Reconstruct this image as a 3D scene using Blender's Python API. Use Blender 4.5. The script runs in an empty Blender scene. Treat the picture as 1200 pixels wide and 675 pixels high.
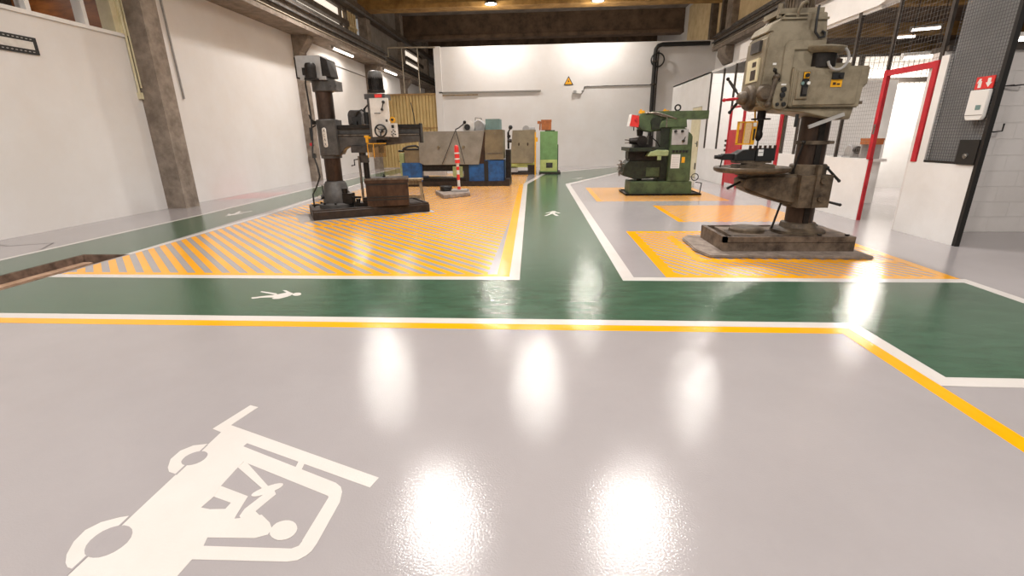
import bpy, bmesh, math, random
from mathutils import Vector, Matrix
random.seed(7)
PI = math.pi
scene = bpy.context.scene
COL = scene.collection

# ------------------------------------------------------------------ materials
def s2l(c):
    return tuple((v/12.92 if v <= .04045 else ((v+.055)/1.055)**2.4) for v in c)
def hexc(h):
    return s2l(tuple(int(h[i:i+2], 16)/255 for i in (0, 2, 4)))

def mat(name, col, rough=.5, metal=0., var=.0, vscale=6., col2=None, bump=0., bscale=60., spec=.5, coat=0., stretch=None, lo=.35, hi=.65):
    """principled paint / metal / plaster with a procedural blotch towards col2 and a fine bump"""
    m = bpy.data.materials.new(name); m.use_nodes = True
    nt = m.node_tree; b = nt.nodes['Principled BSDF']
    c = hexc(col) if isinstance(col, str) else col
    b.inputs['Base Color'].default_value = (*c, 1)
    b.inputs['Roughness'].default_value = rough
    b.inputs['Metallic'].default_value = metal
    b.inputs['Specular IOR Level'].default_value = spec
    b.inputs['Coat Weight'].default_value = coat
    tc = nt.nodes.new('ShaderNodeTexCoord')
    src = tc.outputs['Object']
    if stretch:
        mp = nt.nodes.new('ShaderNodeMapping'); mp.inputs['Scale'].default_value = stretch
        nt.links.new(src, mp.inputs['Vector']); src = mp.outputs['Vector']
    if var > 0:
        n = nt.nodes.new('ShaderNodeTexNoise'); n.inputs['Scale'].default_value = vscale
        n.inputs['Detail'].default_value = 6; n.inputs['Roughness'].default_value = .65
        nt.links.new(src, n.inputs['Vector'])
        r = nt.nodes.new('ShaderNodeValToRGB')
        r.color_ramp.elements[0].position = lo; r.color_ramp.elements[1].position = hi
        c2 = hexc(col2) if isinstance(col2, str) else (col2 or tuple(v*(1-var) for v in c))
        r.color_ramp.elements[0].color = (*c2, 1); r.color_ramp.elements[1].color = (*c, 1)
        nt.links.new(n.outputs['Fac'], r.inputs['Fac'])
        nt.links.new(r.outputs['Color'], b.inputs['Base Color'])
    if bump > 0:
        n2 = nt.nodes.new('ShaderNodeTexNoise'); n2.inputs['Scale'].default_value = bscale
        n2.inputs['Detail'].default_value = 3
        nt.links.new(tc.outputs['Object'], n2.inputs['Vector'])
        bp = nt.nodes.new('ShaderNodeBump'); bp.inputs['Strength'].default_value = bump
        bp.inputs['Distance'].default_value = .01
        nt.links.new(n2.outputs['Fac'], bp.inputs['Height'])
        nt.links.new(bp.outputs['Normal'], b.inputs['Normal'])
    return m

def emit(name, col, strength):
    m = bpy.data.materials.new(name); m.use_nodes = True
    b = m.node_tree.nodes['Principled BSDF']
    b.inputs['Base Color'].default_value = (.8, .8, .8, 1)
    b.inputs['Emission Color'].default_value = (*hexc(col), 1)
    b.inputs['Emission Strength'].default_value = strength
    return m

def epoxy(name, col, col2, var=.1, vscale=1.2, rough=.14, stretch=None):
    return mat(name, col, rough, 0, var, vscale, col2, bump=.085, bscale=130., spec=.45, stretch=stretch, lo=.3, hi=.7)

M = {}
M['floor'] = epoxy('grey_epoxy', 'a09a9a', '999393')
M['green'] = epoxy('green_epoxy', '43604c', '344f3c', vscale=3., stretch=(1, 3, 1), rough=.14)
M['white_line'] = epoxy('white_floor_paint', 'd3cdc8', 'cac3bd')
M['orange_line'] = epoxy('orange_floor_paint', 'f4ab0c', 'eda008')
M['pink'] = epoxy('faded_red_floor_paint', 'b9686a', 'a99090', vscale=5)
M['wall'] = mat('white_painted_plaster', 'dcd8d5', .7, 0, .05, .8, 'd6d0cb', bump=.08, bscale=25)
M['wall_panel'] = mat('white_panel_paint', 'e2dfdc', .5, 0, .04, 2., 'dad6d2')
M['block'] = None
M['cream'] = mat('cream_paint', 'd9cfae', .5, 0, .1, 4., 'c9bd98')
M['concrete'] = mat('stained_concrete', '8f8270', .9, 0, .4, 3., '54473a', bump=.3, bscale=30)
M['column'] = mat('old_column_concrete', '94877a', .9, 0, .3, 4., '6f6257', bump=.3, bscale=40)
M['beam_gold'] = mat('ochre_concrete', 'b48c50', .9, 0, .4, 2., '806033', bump=.2, bscale=20)
M['beam_dark'] = mat('dark_concrete', '6e5844', .9, 0, .4, 2., '4a3a2c', bump=.2, bscale=20)
M['slab'] = mat('roof_slab_concrete', '8c8278', .9, 0, .3, 1.5, '6c6259')
M['ochre_panel'] = mat('ochre_wall_panel', 'dcc69c', .8, 0, .2, 2., 'c4aa7e')
M['girder'] = mat('dark_steel_girder', '6a5d50', .6, .1, .3, 5., '463b32')
M['rail'] = mat('grey_steel_rail', '7d7b79', .45, .5, .3, 8., '55504c')
M['cream_strip'] = mat('cream_steel', 'a89c88', .6)
M['grey_panel'] = mat('grey_upper_wall', '8d857c', .85, 0, .2, 2., '766d64')
M['steel_post'] = mat('brown_steel_post', '4c443d', .5, .3, .2, 9., '3a332d')
M['black_post'] = mat('black_steel', '1f1c1a', .45, .2)
M['red'] = mat('red_enamel', 'c0202c', .4, 0, .1, 8., 'a81824')
M['mesh'] = mat('galvanised_wire', '8a857f', .5, .2)
M['mesh_dark'] = mat('dark_wire', '4a4a4c', .5, .3)
M['mesh_back'] = mat('grey_sheet', '8a8988', .7, 0, .1, 3., '7c7b7a')
M['black'] = mat('black_plastic', '161514', .45)
M['blackpipe'] = mat('black_pipe', '1a1815', .5)
M['dark_metal'] = mat('oily_dark_metal', '2b2521', .45, .5, .4, 12., '17130f', bump=.1, bscale=80)
M['iron'] = mat('cast_iron_grey', '4b4744', .5, .3, .4, 9., '2f2a27', bump=.08, bscale=60)
M['machined'] = mat('machined_steel', '8d857b', .35, .8, .3, 14., '5c5249')
M['brown_metal'] = mat('oil_browned_steel', '4f3b2e', .45, .5, .4, 6., '2b1f17', stretch=(1, 1, .4))
M['drill_paint'] = mat('beige_grey_machine_paint', '8b806b', .5, .0, .35, 5., '5c503d', bump=.06, bscale=50, lo=.25, hi=.6)
M['drill_dark'] = mat('grimy_machine_paint', '6e5f4d', .55, .1, .5, 6., '33281d', bump=.15, bscale=50)
M['drill_base'] = mat('rusty_base_paint', '7a6959', .65, .1, .5, 6., '3c2f25', bump=.25, bscale=45)
M['pad'] = mat('rough_concrete_pad', '93857a', .9, 0, .4, 9., '6d6056', bump=.5, bscale=50)
M['radial_paint'] = mat('dark_grey_machine_paint', '55524f', .45, .1, .3, 8., '3c3937', bump=.05, bscale=60)
M['radial_base'] = mat('oil_soaked_base', '3a2e26', .55, .3, .5, 8., '1f1712', bump=.2, bscale=50)
M['ltgrey'] = mat('light_grey_sheet', 'a9a6a3', .5, 0, .1, 6., '989491')
M['white_panel'] = mat('white_machine_panel', 'd8d3cc', .4, 0, .08, 9., 'c6c0b8')
M['grey_shield'] = mat('grey_green_sheet', '8b857a', .5, 0, .25, 3., '766f63')
M['olive_shield'] = mat('olive_brown_sheet', '7e7157', .5, 0, .25, 3., '665a44')
M['blue'] = mat('blue_machine_paint', '1f5a9a', .4, 0, .3, 6., '173f6c')
M['teal'] = mat('grey_teal_paint', '6f8b88', .5, 0, .15, 5., '5f7876')
M['lime'] = mat('light_green_paint', '73985f', .5, 0, .2, 5., '64854f')
M['lime_pale'] = mat('pale_yellow_green', 'b9c277', .5, 0, .15, 6., 'a5ad65')
M['mill_green'] = mat('dark_green_machine_paint', '4b5b38', .5, 0, .45, 5., '2c3420', bump=.05, bscale=60, lo=.3, hi=.6)
M['mill_pale'] = mat('pale_green_casting', '98a274', .5, 0, .25, 8., '7d875a')
M['mill_dark'] = mat('oily_green_black', '2b3322', .45, .2, .5, 9., '14160f')
M['yellow'] = mat('yellow_enamel', 'e2a51a', .4, 0, .1, 9., 'cf9210')
M['amber'] = mat('brown_trim', 'a9854e', .5, 0, .2, 6., '8a6a3c')
M['guard_pane'] = mat('tinted_guard_pane', 'd9bd94', .1)
_b = M['guard_pane'].node_tree.nodes['Principled BSDF']; _b.inputs['Transmission Weight'].default_value = .9; _b.inputs['IOR'].default_value = 1.05
M['wood'] = mat('worn_wood', 'a08a68', .65, 0, .35, 5., '6b573e', stretch=(6, 6, .8), bump=.1)
M['wood_dark'] = mat('brown_wood', '7c5630', .6, 0, .3, 4., '5b3c1f', stretch=(6, 6, .8))
M['carton'] = mat('orange_brown_box', 'b56a35', .6, 0, .25, 8., '8f5028')
M['beige_sheet'] = mat('beige_corrugated_sheet', 'cbb078', .55, 0, .12, 2., 'b99c64')
M['white'] = mat('white_plastic', 'dedbd7', .4)
M['chrome'] = mat('bright_steel', 'b4b0ab', .25, .9)
M['red_plastic'] = mat('red_plastic', 'cf2f2a', .4)
M['trench'] = mat('dirty_trench', '7d6656', .9, 0, .5, 8., '4a392e', bump=.4, bscale=30)
M['plank'] = mat('trench_ledge', 'c0a088', .8, 0, .3, 6., '98785f')
M['screed'] = mat('worn_screed', '9f9792', .6, 0, .3, 3., '86807b')
M['lamp_body'] = mat('lamp_housing', '3c3833', .5, .3)
M['lens'] = emit('lamp_lens', 'fff6ea', 160)
M['tube'] = emit('fluorescent_tube', 'fff2e4', 14)
M['glass_dark'] = mat('smoked_glass', '30302f', .1)
M['sign_yellow'] = mat('sign_yellow', 'f0a818', .5)
M['orange_room'] = mat('orange_brown_boards', '9a5a22', .5, 0, .3, 3., '6f3d14', stretch=(1, .5, 4))
M['skylit'] = emit('lit_window_pane', 'fff0dc', 1.6)

def glass_mat():
    m = bpy.data.materials.new('window_glass'); m.use_nodes = True
    b = m.node_tree.nodes['Principled BSDF']
    b.inputs['Base Color'].default_value = (1, 1, 1, 1); b.inputs['Roughness'].default_value = .02
    b.inputs['Transmission Weight'].default_value = 1; b.inputs['IOR'].default_value = 1.1
    return m
M['glass'] = glass_mat()

def block_mat():
    m = mat('white_painted_blockwork', 'd9d3cf', .7, 0, .05, 1.5, 'cfc8c3')
    nt = m.node_tree; b = nt.nodes['Principled BSDF']
    tc = nt.nodes.new('ShaderNodeTexCoord'); mp = nt.nodes.new('ShaderNodeMapping')
    mp.inputs['Rotation'].default_value = (PI/2, 0, 0)
    nt.links.new(tc.outputs['Object'], mp.inputs['Vector'])
    br = nt.nodes.new('ShaderNodeTexBrick')
    br.inputs['Color1'].default_value = (1, 1, 1, 1); br.inputs['Color2'].default_value = (.95, .95, .95, 1)
    br.inputs['Mortar'].default_value = (0, 0, 0, 1); br.inputs['Scale'].default_value = 1
    br.inputs['Brick Width'].default_value = .40; br.inputs['Row Height'].default_value = .20
    br.inputs['Mortar Size'].default_value = .006
    nt.links.new(mp.outputs['Vector'], br.inputs['Vector'])
    bp = nt.nodes.new('ShaderNodeBump'); bp.inputs['Strength'].default_value = .9; bp.inputs['Distance'].default_value = .012
    nt.links.new(br.outputs['Color'], bp.inputs['Height']); nt.links.new(bp.outputs['Normal'], b.inputs['Normal'])
    return m
M['block'] = block_mat()

# ------------------------------------------------------------------ mesh builder
class G:
    def __init__(s):
        s.bm = bmesh.new()
    def _add(s, b, bev=0, mi=0, mtx=None, seg=1):
        if bev > 0:
            es = [e for e in b.edges if len(e.link_faces) == 2 and e.calc_face_angle(0) > .5]
            if es:
                bmesh.ops.bevel(b, geom=es, offset=bev, segments=seg, affect='EDGES', clamp_overlap=True)
        if mtx is not None: b.transform(mtx)
        for f in b.faces: f.material_index = mi
        me = bpy.data.meshes.new('tmp'); b.to_mesh(me); b.free()
        s.bm.from_mesh(me); bpy.data.meshes.remove(me)
        return s
    def box(s, x0, x1, y0, y1, z0, z1, bev=.004, mi=0, mtx=None, seg=1):
        b = bmesh.new()
        x0, x1 = min(x0, x1), max(x0, x1); y0, y1 = min(y0, y1), max(y0, y1); z0, z1 = min(z0, z1), max(z0, z1)
        v = [b.verts.new(p) for p in ((x0,y0,z0),(x1,y0,z0),(x1,y1,z0),(x0,y1,z0),(x0,y0,z1),(x1,y0,z1),(x1,y1,z1),(x0,y1,z1))]
        for f in ((3,2,1,0),(4,5,6,7),(0,1,5,4),(1,2,6,5),(2,3,7,6),(3,0,4,7)): b.faces.new([v[i] for i in f])
        bev = min(bev, .3*min(x1-x0, y1-y0, z1-z0))
        return s._add(b, bev, mi, mtx, seg)
    def prism(s, pts, a0, a1, axis='z', bev=0., mi=0, mtx=None, seg=1):
        """extrude a 2-D outline along an axis: z: pts=(x,y); y: pts=(x,z); x: pts=(y,z)"""
        b = bmesh.new()
        def P(p, a):
            return {'z': (p[0], p[1], a), 'y': (p[0], a, p[1]), 'x': (a, p[0], p[1])}[axis]
        lo = [b.verts.new(P(p, a0)) for p in pts]; hi = [b.verts.new(P(p, a1)) for p in pts]
        n = len(pts)
        b.faces.new(lo); b.faces.new(hi)
        for i in range(n): b.faces.new((lo[i], lo[(i+1) % n], hi[(i+1) % n], hi[i]))
        bmesh.ops.recalc_face_normals(b, faces=b.faces)
        return s._add(b, bev, mi, mtx, seg)
    def cyl(s, p0, p1, r0, r1=None, n=20, bev=0., mi=0, mtx=None):
        p0, p1 = Vector(p0), Vector(p1); r1 = r0 if r1 is None else r1
        d = (p1-p0); L = d.length
        b = bmesh.new()
        bmesh.ops.create_cone(b, cap_ends=True, segments=n, radius1=r0, radius2=r1, depth=L)
        q = Vector((0, 0, 1)).rotation_difference(d.normalized()).to_matrix().to_4x4()
        b.transform(Matrix.Translation((p0+p1)/2) @ q)
        return s._add(b, bev, mi, mtx)
    def lathe(s, prof, c=(0, 0, 0), d=(0, 0, 1), n=24, mi=0):
        """prof: list of (radius, height along d)"""
        b = bmesh.new(); rings = []
        q = Vector((0, 0, 1)).rotation_difference(Vector(d).normalized()).to_matrix().to_4x4()
        for r, h in prof:
            if r < 1e-5: rings.append([b.verts.new((0, 0, h))])
            else: rings.append([b.verts.new((r*math.cos(2*PI*i/n), r*math.sin(2*PI*i/n), h)) for i in range(n)])
        for A, B in zip(rings, rings[1:]):
            for i in range(n):
                j = (i+1) % n
                if len(A) == 1 and len(B) == 1: continue
                if len(A) == 1: b.faces.new((A[0], B[i], B[j]))
                elif len(B) == 1: b.faces.new((A[i], A[j], B[0]))
                else: b.faces.new((A[i], A[j], B[j], B[i]))
        for R in (rings[0], rings[-1]):
            if len(R) > 1: b.faces.new(R)
        bmesh.ops.recalc_face_normals(b, faces=b.faces)
        b.transform(Matrix.Translation(c) @ q)
        return s._add(b, 0, mi)
    def tube(s, pts, r, n=8, mi=0, closed=False):
        pts = [Vector(p) for p in pts]; b = bmesh.new(); rings = []
        N = len(pts); up = None
        for i, p in enumerate(pts):
            if closed: t = pts[(i+1) % N]-pts[i-1]
            else: t = pts[min(i+1, N-1)]-pts[max(i-1, 0)]
            t.normalize()
            if up is None:
                up = t.orthogonal().normalized()
            else:
                up = (up - t*up.dot(t)); up = up.normalized() if up.length > 1e-4 else t.orthogonal().normalized()
            w = t.cross(up)
            rings.append([b.verts.new(p+r*(math.cos(2*PI*k/n)*up+math.sin(2*PI*k/n)*w)) for k in range(n)])
        for i in range(N if closed else N-1):
            A, B = rings[i], rings[(i+1) % N]
            for k in range(n): b.faces.new((A[k], A[(k+1) % n], B[(k+1) % n], B[k]))
        if not closed: b.faces.new(rings[0][::-1]); b.faces.new(rings[-1])
        bmesh.ops.recalc_face_normals(b, faces=b.faces)
        return s._add(b, 0, mi)
    def ring(s, c, axis, R, r, n=24, m=8, mi=0):
        q = Vector((0, 0, 1)).rotation_difference(Vector(axis).normalized()).to_matrix(); c = Vector(c)
        return s.tube([c+q @ Vector((R*math.cos(2*PI*i/n), R*math.sin(2*PI*i/n), 0)) for i in range(n)], r, m, mi, True)
    def sph(s, c, r, sc=(1, 1, 1), mi=0, n=14):
        b = bmesh.new(); bmesh.ops.create_uvsphere(b, u_segments=n, v_segments=max(6, n*2//3), radius=r)
        b.transform(Matrix.Translation(c) @ Matrix.Diagonal((*sc, 1)))
        return s._add(b, 0, mi)
    def build(s, name, mats, parent=None, label=None, origin=None, sharp=.6):
        for f in s.bm.faces: f.smooth = True
        for e in s.bm.edges:
            if len(e.link_faces) != 2 or e.calc_face_angle(0) > sharp: e.smooth = False
        if origin is not None: s.bm.transform(Matrix.Translation(-Vector(origin)))
        me = bpy.data.meshes.new(name); s.bm.to_mesh(me); s.bm.free()
        for m in (mats if isinstance(mats, (list, tuple)) else [mats]): me.materials.append(M[m] if isinstance(m, str) else m)
        o = bpy.data.objects.new(name, me); COL.objects.link(o)
        if origin is not None: o.location = origin
        if parent is not None: o.parent = parent
        if label: o['label'] = label
        return o

def thing(name, label, cat, loc=(0, 0, 0), rz=0, group=None):
    o = bpy.data.objects.new(name, None); COL.objects.link(o)
    o.empty_display_size = .2; o.location = loc; o.rotation_euler = (0, 0, rz)
    o['label'] = label; o['category'] = cat
    if group: o['group'] = group
    return o
def tag(o, label, cat, group=None):
    o['label'] = label; o['category'] = cat
    if group: o['group'] = group
    return o
def struct(g, name, mats, parent=None, label=None):
    o = g.build(name, mats, parent)
    if parent is None: o['kind'] = 'structure'
    if label: o['label'] = label
    return o
def dup(root, loc, label=None):
    r = root.copy(); COL.objects.link(r); r.location = loc
    if label: r['label'] = label
    for ch in list(root.children):
        c = ch.copy(); COL.objects.link(c); c.parent = r
        for g in ch.children:
            d = g.copy(); COL.objects.link(d); d.parent = c
    return r

def clip(poly, x0, x1, y0, y1):
    def cut(p, ins, inter):
        out = []
        for i in range(len(p)):
            a, b = p[i-1], p[i]
            if ins(b):
                if not ins(a): out.append(inter(a, b))
                out.append(b)
            elif ins(a): out.append(inter(a, b))
        return out
    def ix(v): return lambda a, b: (v, a[1]+(b[1]-a[1])*(v-a[0])/(b[0]-a[0]))
    def iy(v): return lambda a, b: (a[0]+(b[0]-a[0])*(v-a[1])/(b[1]-a[1]), v)
    for ins, it in ((lambda p: p[0] >= x0, ix(x0)), (lambda p: p[0] <= x1, ix(x1)), (lambda p: p[1] >= y0, iy(y0)), (lambda p: p[1] <= y1, iy(y1))):
        if poly: poly = cut(poly, ins, it)
    return poly

# ------------------------------------------------------------------ floor
LW, BW, RW = -7.76, 22.4, 7.3            # hall: left wall, back wall, right wall planes
g = G()
TX0, TX1, TY1 = -5.66, -5.07, 5.25       # open trench beside the near left walkway
for r in ((-9.5, TX0, -8, 40), (TX0, TX1, TY1, 40), (TX1, 16, -8, 40)):
    g.box(*r, -.12, 0, bev=0)
floor = struct(g, 'floor', 'floor')

g = G()
g.box(TX0, TX0+.03, -8, TY1, -.24, -.002, 0); g.box(TX1-.03, TX1, -8, TY1, -.24, -.002, 0)
g.box(TX0+.03, TX1-.03, TY1-.03, TY1, -.24, -.002, 0); g.box(TX0, TX1, -8, TY1, -.28, -.24, 0)
tr = g.build('trench', 'trench', floor, 'open trench with dirty brown sides')
g = G(); g.box(TX0+.03, TX0+.15, -8, TY1-.05, -.24, -.085, .01)
g.build('ledge', 'plank', tr, 'pale ledge inside the trench')

def paint(name, m, polys, z, parent=floor, label=None, z0=.0):
    g = G(); n_ = max(1, len(polys))
    for i, p in enumerate(polys): g.prism(p, z0-.01-.002*i/n_, z+.0004*i/n_)
    return g.build(name, m, parent, label)
def R4(x0, x1, y0, y1): return [(x0, y0), (x1, y0), (x1, y1), (x0, y1)]

# green walkway
paint('walkway', 'green', [
    R4(TX1, 3.84, 3.25, 4.29), R4(2.2, 9, 2.44, 3.25), R4(3.84, 9, 3.25, 3.3),
    R4(3.84, 4.4, 3.3, 4.0) if False else R4(2.3, 3.84, 2.45, 3.3),
    [(-.24, 4.29), (.80, 4.29), (.66, 13.9), (-.47, 13.95)],
    [(-.47, 13.95), (.66, 13.9), (2.9, 18.5), (5.2, 22.3), (4.0, 22.3), (2.3, 20.6), (.12, 18.3)],
    [(-6.42, TY1), (TX1, TY1), (-5.12, 5.3), (-5.62, 12.8), (-5.9, 21.9), (-6.85, 21.9), (-6.65, 13.8), (-6.40, 8.43)],
    R4(-6.42, TX0, -8, TY1)], .0010, label='green painted walkway with white borders')
# white border lines
wl = .10
paint('border_line', 'white_line', [
    R4(-9.0+3.93, 2.24, 3.16, 3.26), R4(2.14, 2.24, 2.36, 3.26), R4(2.14, 9, 2.36, 2.46),
    R4(TX1, -.22, 4.27, 4.375), R4(.76, 3.9, 4.27, 4.38), R4(3.80, 3.9, 1.5+1.0, 4.38) if False else R4(3.80, 3.90, 2.46, 4.38),
    [(-.325, 4.38), (-.22, 4.27), (-.46, 13.95), (-.58, 14.1)], [(-.58, 14.1), (-.46, 13.95), (.14, 18.3), (2.4, 20.7), (4.1, 22.3), (3.9, 22.3), (2.25, 20.75), (.02, 18.4)],
    [(.76, 4.28), (.88, 4.38), (.77, 13.75), (.64, 13.85)], [(.64, 13.85), (.77, 13.75), (3.0, 18.4), (5.3, 22.3), (5.1, 22.3), (2.86, 18.5)],
    [(-6.45, 4.9), (-6.38, 4.9), (-6.36, 8.43), (-6.61, 13.8), (-6.78, 21.8), (-6.86, 21.8), (-6.69, 13.8), (-6.43, 8.43)], R4(-6.45, -6.38, -8, 4.9),
    [(-5.12, 5.25), (-5.04, 5.25), (-5.10, 8.5), (-5.55, 12.8), (-5.85, 18), (-5.95, 18), (-5.64, 12.8), (-5.18, 8.5)],
    ], .0020, label='white painted border lines')
# orange lines
paint('border_line', 'orange_line', [
    R4(-9.0+3.93, 2.14, 3.06, 3.16), R4(2.045, 2.14, -2, 3.10),
    [(-5.04, 4.375), (-.325, 4.375), (-.42, 4.46), (-5.04, 4.46)], [(-.325, 4.38), (-.58, 14.1), (-.70, 14.1), (-.45, 4.38)],
    R4(1.19, 3.86, 4.385, 4.47), R4(1.19, 1.31, 4.4, 6.71), R4(1.19, 3.86, 6.62, 6.71), R4(3.76, 3.86, 4.4, 6.71),
    R4(1.66, 1.76, 5.0, 6.35), R4(1.66, 3.86, 4.98, 5.08),
    R4(2.14, 2.24, 7.48, 9.33), R4(1.13, 1.24, 10.0, 12.8),
    [(-3.60, 6.98), (-1.92, 8.40), (-1.98, 8.47), (-3.66, 7.06)]], .0016, label='orange painted border lines')
# hatched zones
def hatch(x0, x1, y0, y1, pitch, w, slope):
    out = []; H_ = y1-y0
    span = H_/slope
    x = x0-.5*pitch
    while x < x1+span+pitch:
        p = [(x, y0), (x+w, y0), (x+w-span, y1), (x-span, y1)]
        q = clip(p, x0, x1, y0, y1)
        if len(q) > 2: out.append(q)
        x += pitch
    return out
paint('hatched_zone', 'orange_line', hatch(-5.04, -.55, 4.46, 18.6, .19, .098, 1.0), .0011, label='grey floor with orange diagonal stripes around the left machines')
paint('hatched_zone', 'orange_line', hatch(1.28, 3.8, 4.44, 6.65, .12, .062, 1.5), .0011, label='orange striped zone around the pillar drill')
paint('hatched_zone', 'orange_line', hatch(2.2, 4.2, 7.48, 9.33, .12, .062, 1.5), .0011, label='orange striped zone between the drill and the mill')
paint('hatched_zone', 'orange_line', hatch(1.2, 3.87, 10.0, 12.8, .12, .062, 1.5), .0011, label='orange striped zone under the milling machine')
paint('floor_patch', 'pink', [[(-7.72, 10.55), (-6.72, 11.0), (-6.72, 12.2), (-7.72, 12.0)]], .0010, label='faded red painted patch at the left wall')

# pictograms
FK = dict(
mast=[(-1.492,1.84),(-.654,1.516),(-.67,1.459),(-1.471,1.762)],
fork=[(-1.561,1.807),(-1.504,2.015),(-1.452,1.999),(-1.492,1.84),(-1.471,1.762),(-1.502,1.783)],
cross=[(-1.032,1.606),(-1.0,1.593),(-.988,1.523),(-1.021,1.539)],
roof=[(-1.377,1.703),(-.817,1.479),(-.813,1.406),(-1.294,1.595)],
pillar=[(-.817,1.479),(-.787,1.458),(-.77,1.431),(-.757,1.379),(-.756,1.191),(-.812,1.198),(-.81,1.399),(-.823,1.42)],
guard=[(-.756,1.191),(-.76,1.159),(-.77,1.14),(-.79,1.122),(-.82,1.115),(-1.138,1.107),(-1.137,1.16),(-.832,1.165),(-.813,1.177),(-.81,1.2)],
body=[(-1.489,.99),(-1.502,1.783),(-1.328,1.709),(-1.335,1.674),(-1.266,1.591),(-1.268,1.546),(-1.268,1.437),(-1.257,1.382),(-1.267,1.325),(-1.224,1.318),(-1.198,1.281),(-1.15,1.201),(-1.137,1.16),(-1.138,1.107),(-1.144,.99)],
leg=[(-1.268,1.439),(-1.125,1.39),(-1.107,1.276),(-1.192,1.272),(-1.225,1.319),(-1.17,1.323),(-1.169,1.354),(-1.256,1.381)],
torso=[(-1.11,1.279),(-1.063,1.288),(-1.018,1.303),(-.968,1.269),(-.944,1.242),(-.946,1.217),(-.982,1.2),(-1.152,1.194),(-1.198,1.281)],
arm=[(-1.064,1.428),(-1.039,1.425),(-1.022,1.406),(-1.051,1.318),(-1.02,1.297),(-1.08,1.278),(-1.096,1.293),(-1.098,1.327),(-1.066,1.413)],
column=[(-1.263,1.591),(-1.067,1.439),(-1.077,1.422),(-1.268,1.548)],
wheel=[(-1.023,1.461),(-1.021,1.454),(-1.023,1.444),(-1.03,1.433),(-1.041,1.421),(-1.054,1.41),(-1.069,1.401),(-1.083,1.394),(-1.096,1.39),(-1.107,1.39),(-1.113,1.393),(-1.116,1.4),(-1.114,1.409),(-1.107,1.42),(-1.097,1.432),(-1.083,1.444),(-1.069,1.453),(-1.054,1.461),(-1.04,1.465),(-1.029,1.465)],
head=[(-.862,1.259),(-.854,1.247),(-.851,1.233),(-.853,1.22),(-.859,1.209),(-.869,1.201),(-.882,1.197),(-.897,1.196),(-.911,1.2),(-.925,1.207),(-.937,1.217),(-.945,1.23),(-.948,1.243),(-.947,1.256),(-.942,1.268),(-.931,1.276),(-.918,1.281),(-.903,1.282),(-.887,1.278),(-.873,1.27)],
cres1=[(-1.544,1.072),(-1.572,1.103),(-1.598,1.153),(-1.605,1.202),(-1.581,1.239),(-1.534,1.264),(-1.503,1.273),(-1.499,1.226),(-1.497,1.098),(-1.501,1.053),(-1.521,1.057)],
cres2=[(-1.564,1.532),(-1.594,1.585),(-1.594,1.642),(-1.562,1.68),(-1.506,1.695),(-1.501,1.633),(-1.497,1.495),(-1.538,1.507)])
FG = dict(
hub1=[(-1.441,1.215),(-1.425,1.199),(-1.414,1.18),(-1.409,1.158),(-1.412,1.138),(-1.42,1.12),(-1.434,1.106),(-1.452,1.097),(-1.472,1.095),(-1.492,1.098),(-1.512,1.107),(-1.528,1.122),(-1.54,1.14),(-1.546,1.161),(-1.545,1.182),(-1.538,1.202),(-1.524,1.217),(-1.506,1.227),(-1.484,1.23),(-1.462,1.226)],
hub2=[(-1.458,1.629),(-1.45,1.617),(-1.446,1.602),(-1.446,1.588),(-1.451,1.574),(-1.46,1.562),(-1.473,1.554),(-1.487,1.55),(-1.502,1.55),(-1.516,1.554),(-1.528,1.563),(-1.537,1.574),(-1.541,1.588),(-1.542,1.603),(-1.537,1.617),(-1.528,1.629),(-1.516,1.638),(-1.501,1.643),(-1.485,1.643),(-1.471,1.638)],
gap1=[(-1.501,1.0),(-1.504,1.275),(-1.497,1.271),(-1.494,1.0)], gap2=[(-1.502,1.496),(-1.506,1.691),(-1.498,1.685),(-1.492,1.49)])
pk = paint('forklift_pictogram', 'white_line', FK.values(), .0012, label='white painted forklift truck symbol with driver')
paint('wheel_gap', 'floor', FG.values(), .0016, pk, 'grey wheel centres')
head = [(-2.143,3.803),(-2.136,3.784),(-2.138,3.766),(-2.148,3.754),(-2.163,3.749),(-2.181,3.752),(-2.199,3.763),(-2.212,3.78),(-2.219,3.799),(-2.217,3.817),(-2.208,3.83),(-2.192,3.835),(-2.174,3.832),(-2.156,3.82)]
paint('pedestrian_pictogram', 'white_line', [head,
    [(-2.381,3.749),(-2.296,3.837),(-2.224,3.805),(-2.217,3.748),(-2.297,3.696)], [(-2.37,3.899),(-2.338,3.899),(-2.216,3.805),(-2.219,3.767)],
    [(-2.348,3.685),(-2.322,3.659),(-2.272,3.665),(-2.223,3.73),(-2.258,3.766)], [(-2.548,3.845),(-2.544,3.865),(-2.377,3.81),(-2.325,3.746),(-2.392,3.781)],
    [(-2.537,3.689),(-2.509,3.658),(-2.449,3.692),(-2.302,3.705),(-2.356,3.773),(-2.445,3.738)]], .0022, label='white walking figure lying along the front green walkway')
def ped(cx, cy, s, a):
    ca, sa = math.cos(a), math.sin(a)
    T = lambda P: [(cx+s*(x*ca-y*sa), cy+s*(x*sa+y*ca)) for x, y in P]
    el = [(.045*math.cos(t*PI/6), .26+.05*math.sin(t*PI/6)) for t in range(12)]
    return [T(p) for p in (el, [(-.05, .2), (.05, .2), (.045, -.03), (-.045, -.03)], [(-.05, .2), (-.14, .02), (-.11, .0), (-.03, .12)],
            [(.05, .2), (.15, .06), (.12, .03), (.03, .12)], [(-.045, -.02), (.01, -.02), (-.08, -.3), (-.13, -.3)], [(-.01, -.02), (.045, -.02), (.14, -.26), (.09, -.29)])]
paint('pedestrian_pictogram', 'white_line', ped(.17, 8.38, .95, -.1), .0022, label='white walking figure in the middle of the central walkway')
paint('pedestrian_pictogram', 'white_line', ped(1.15, 15.8, .9, -.5), .0022, label='white walking figure at the far bend of the walkway')
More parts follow.
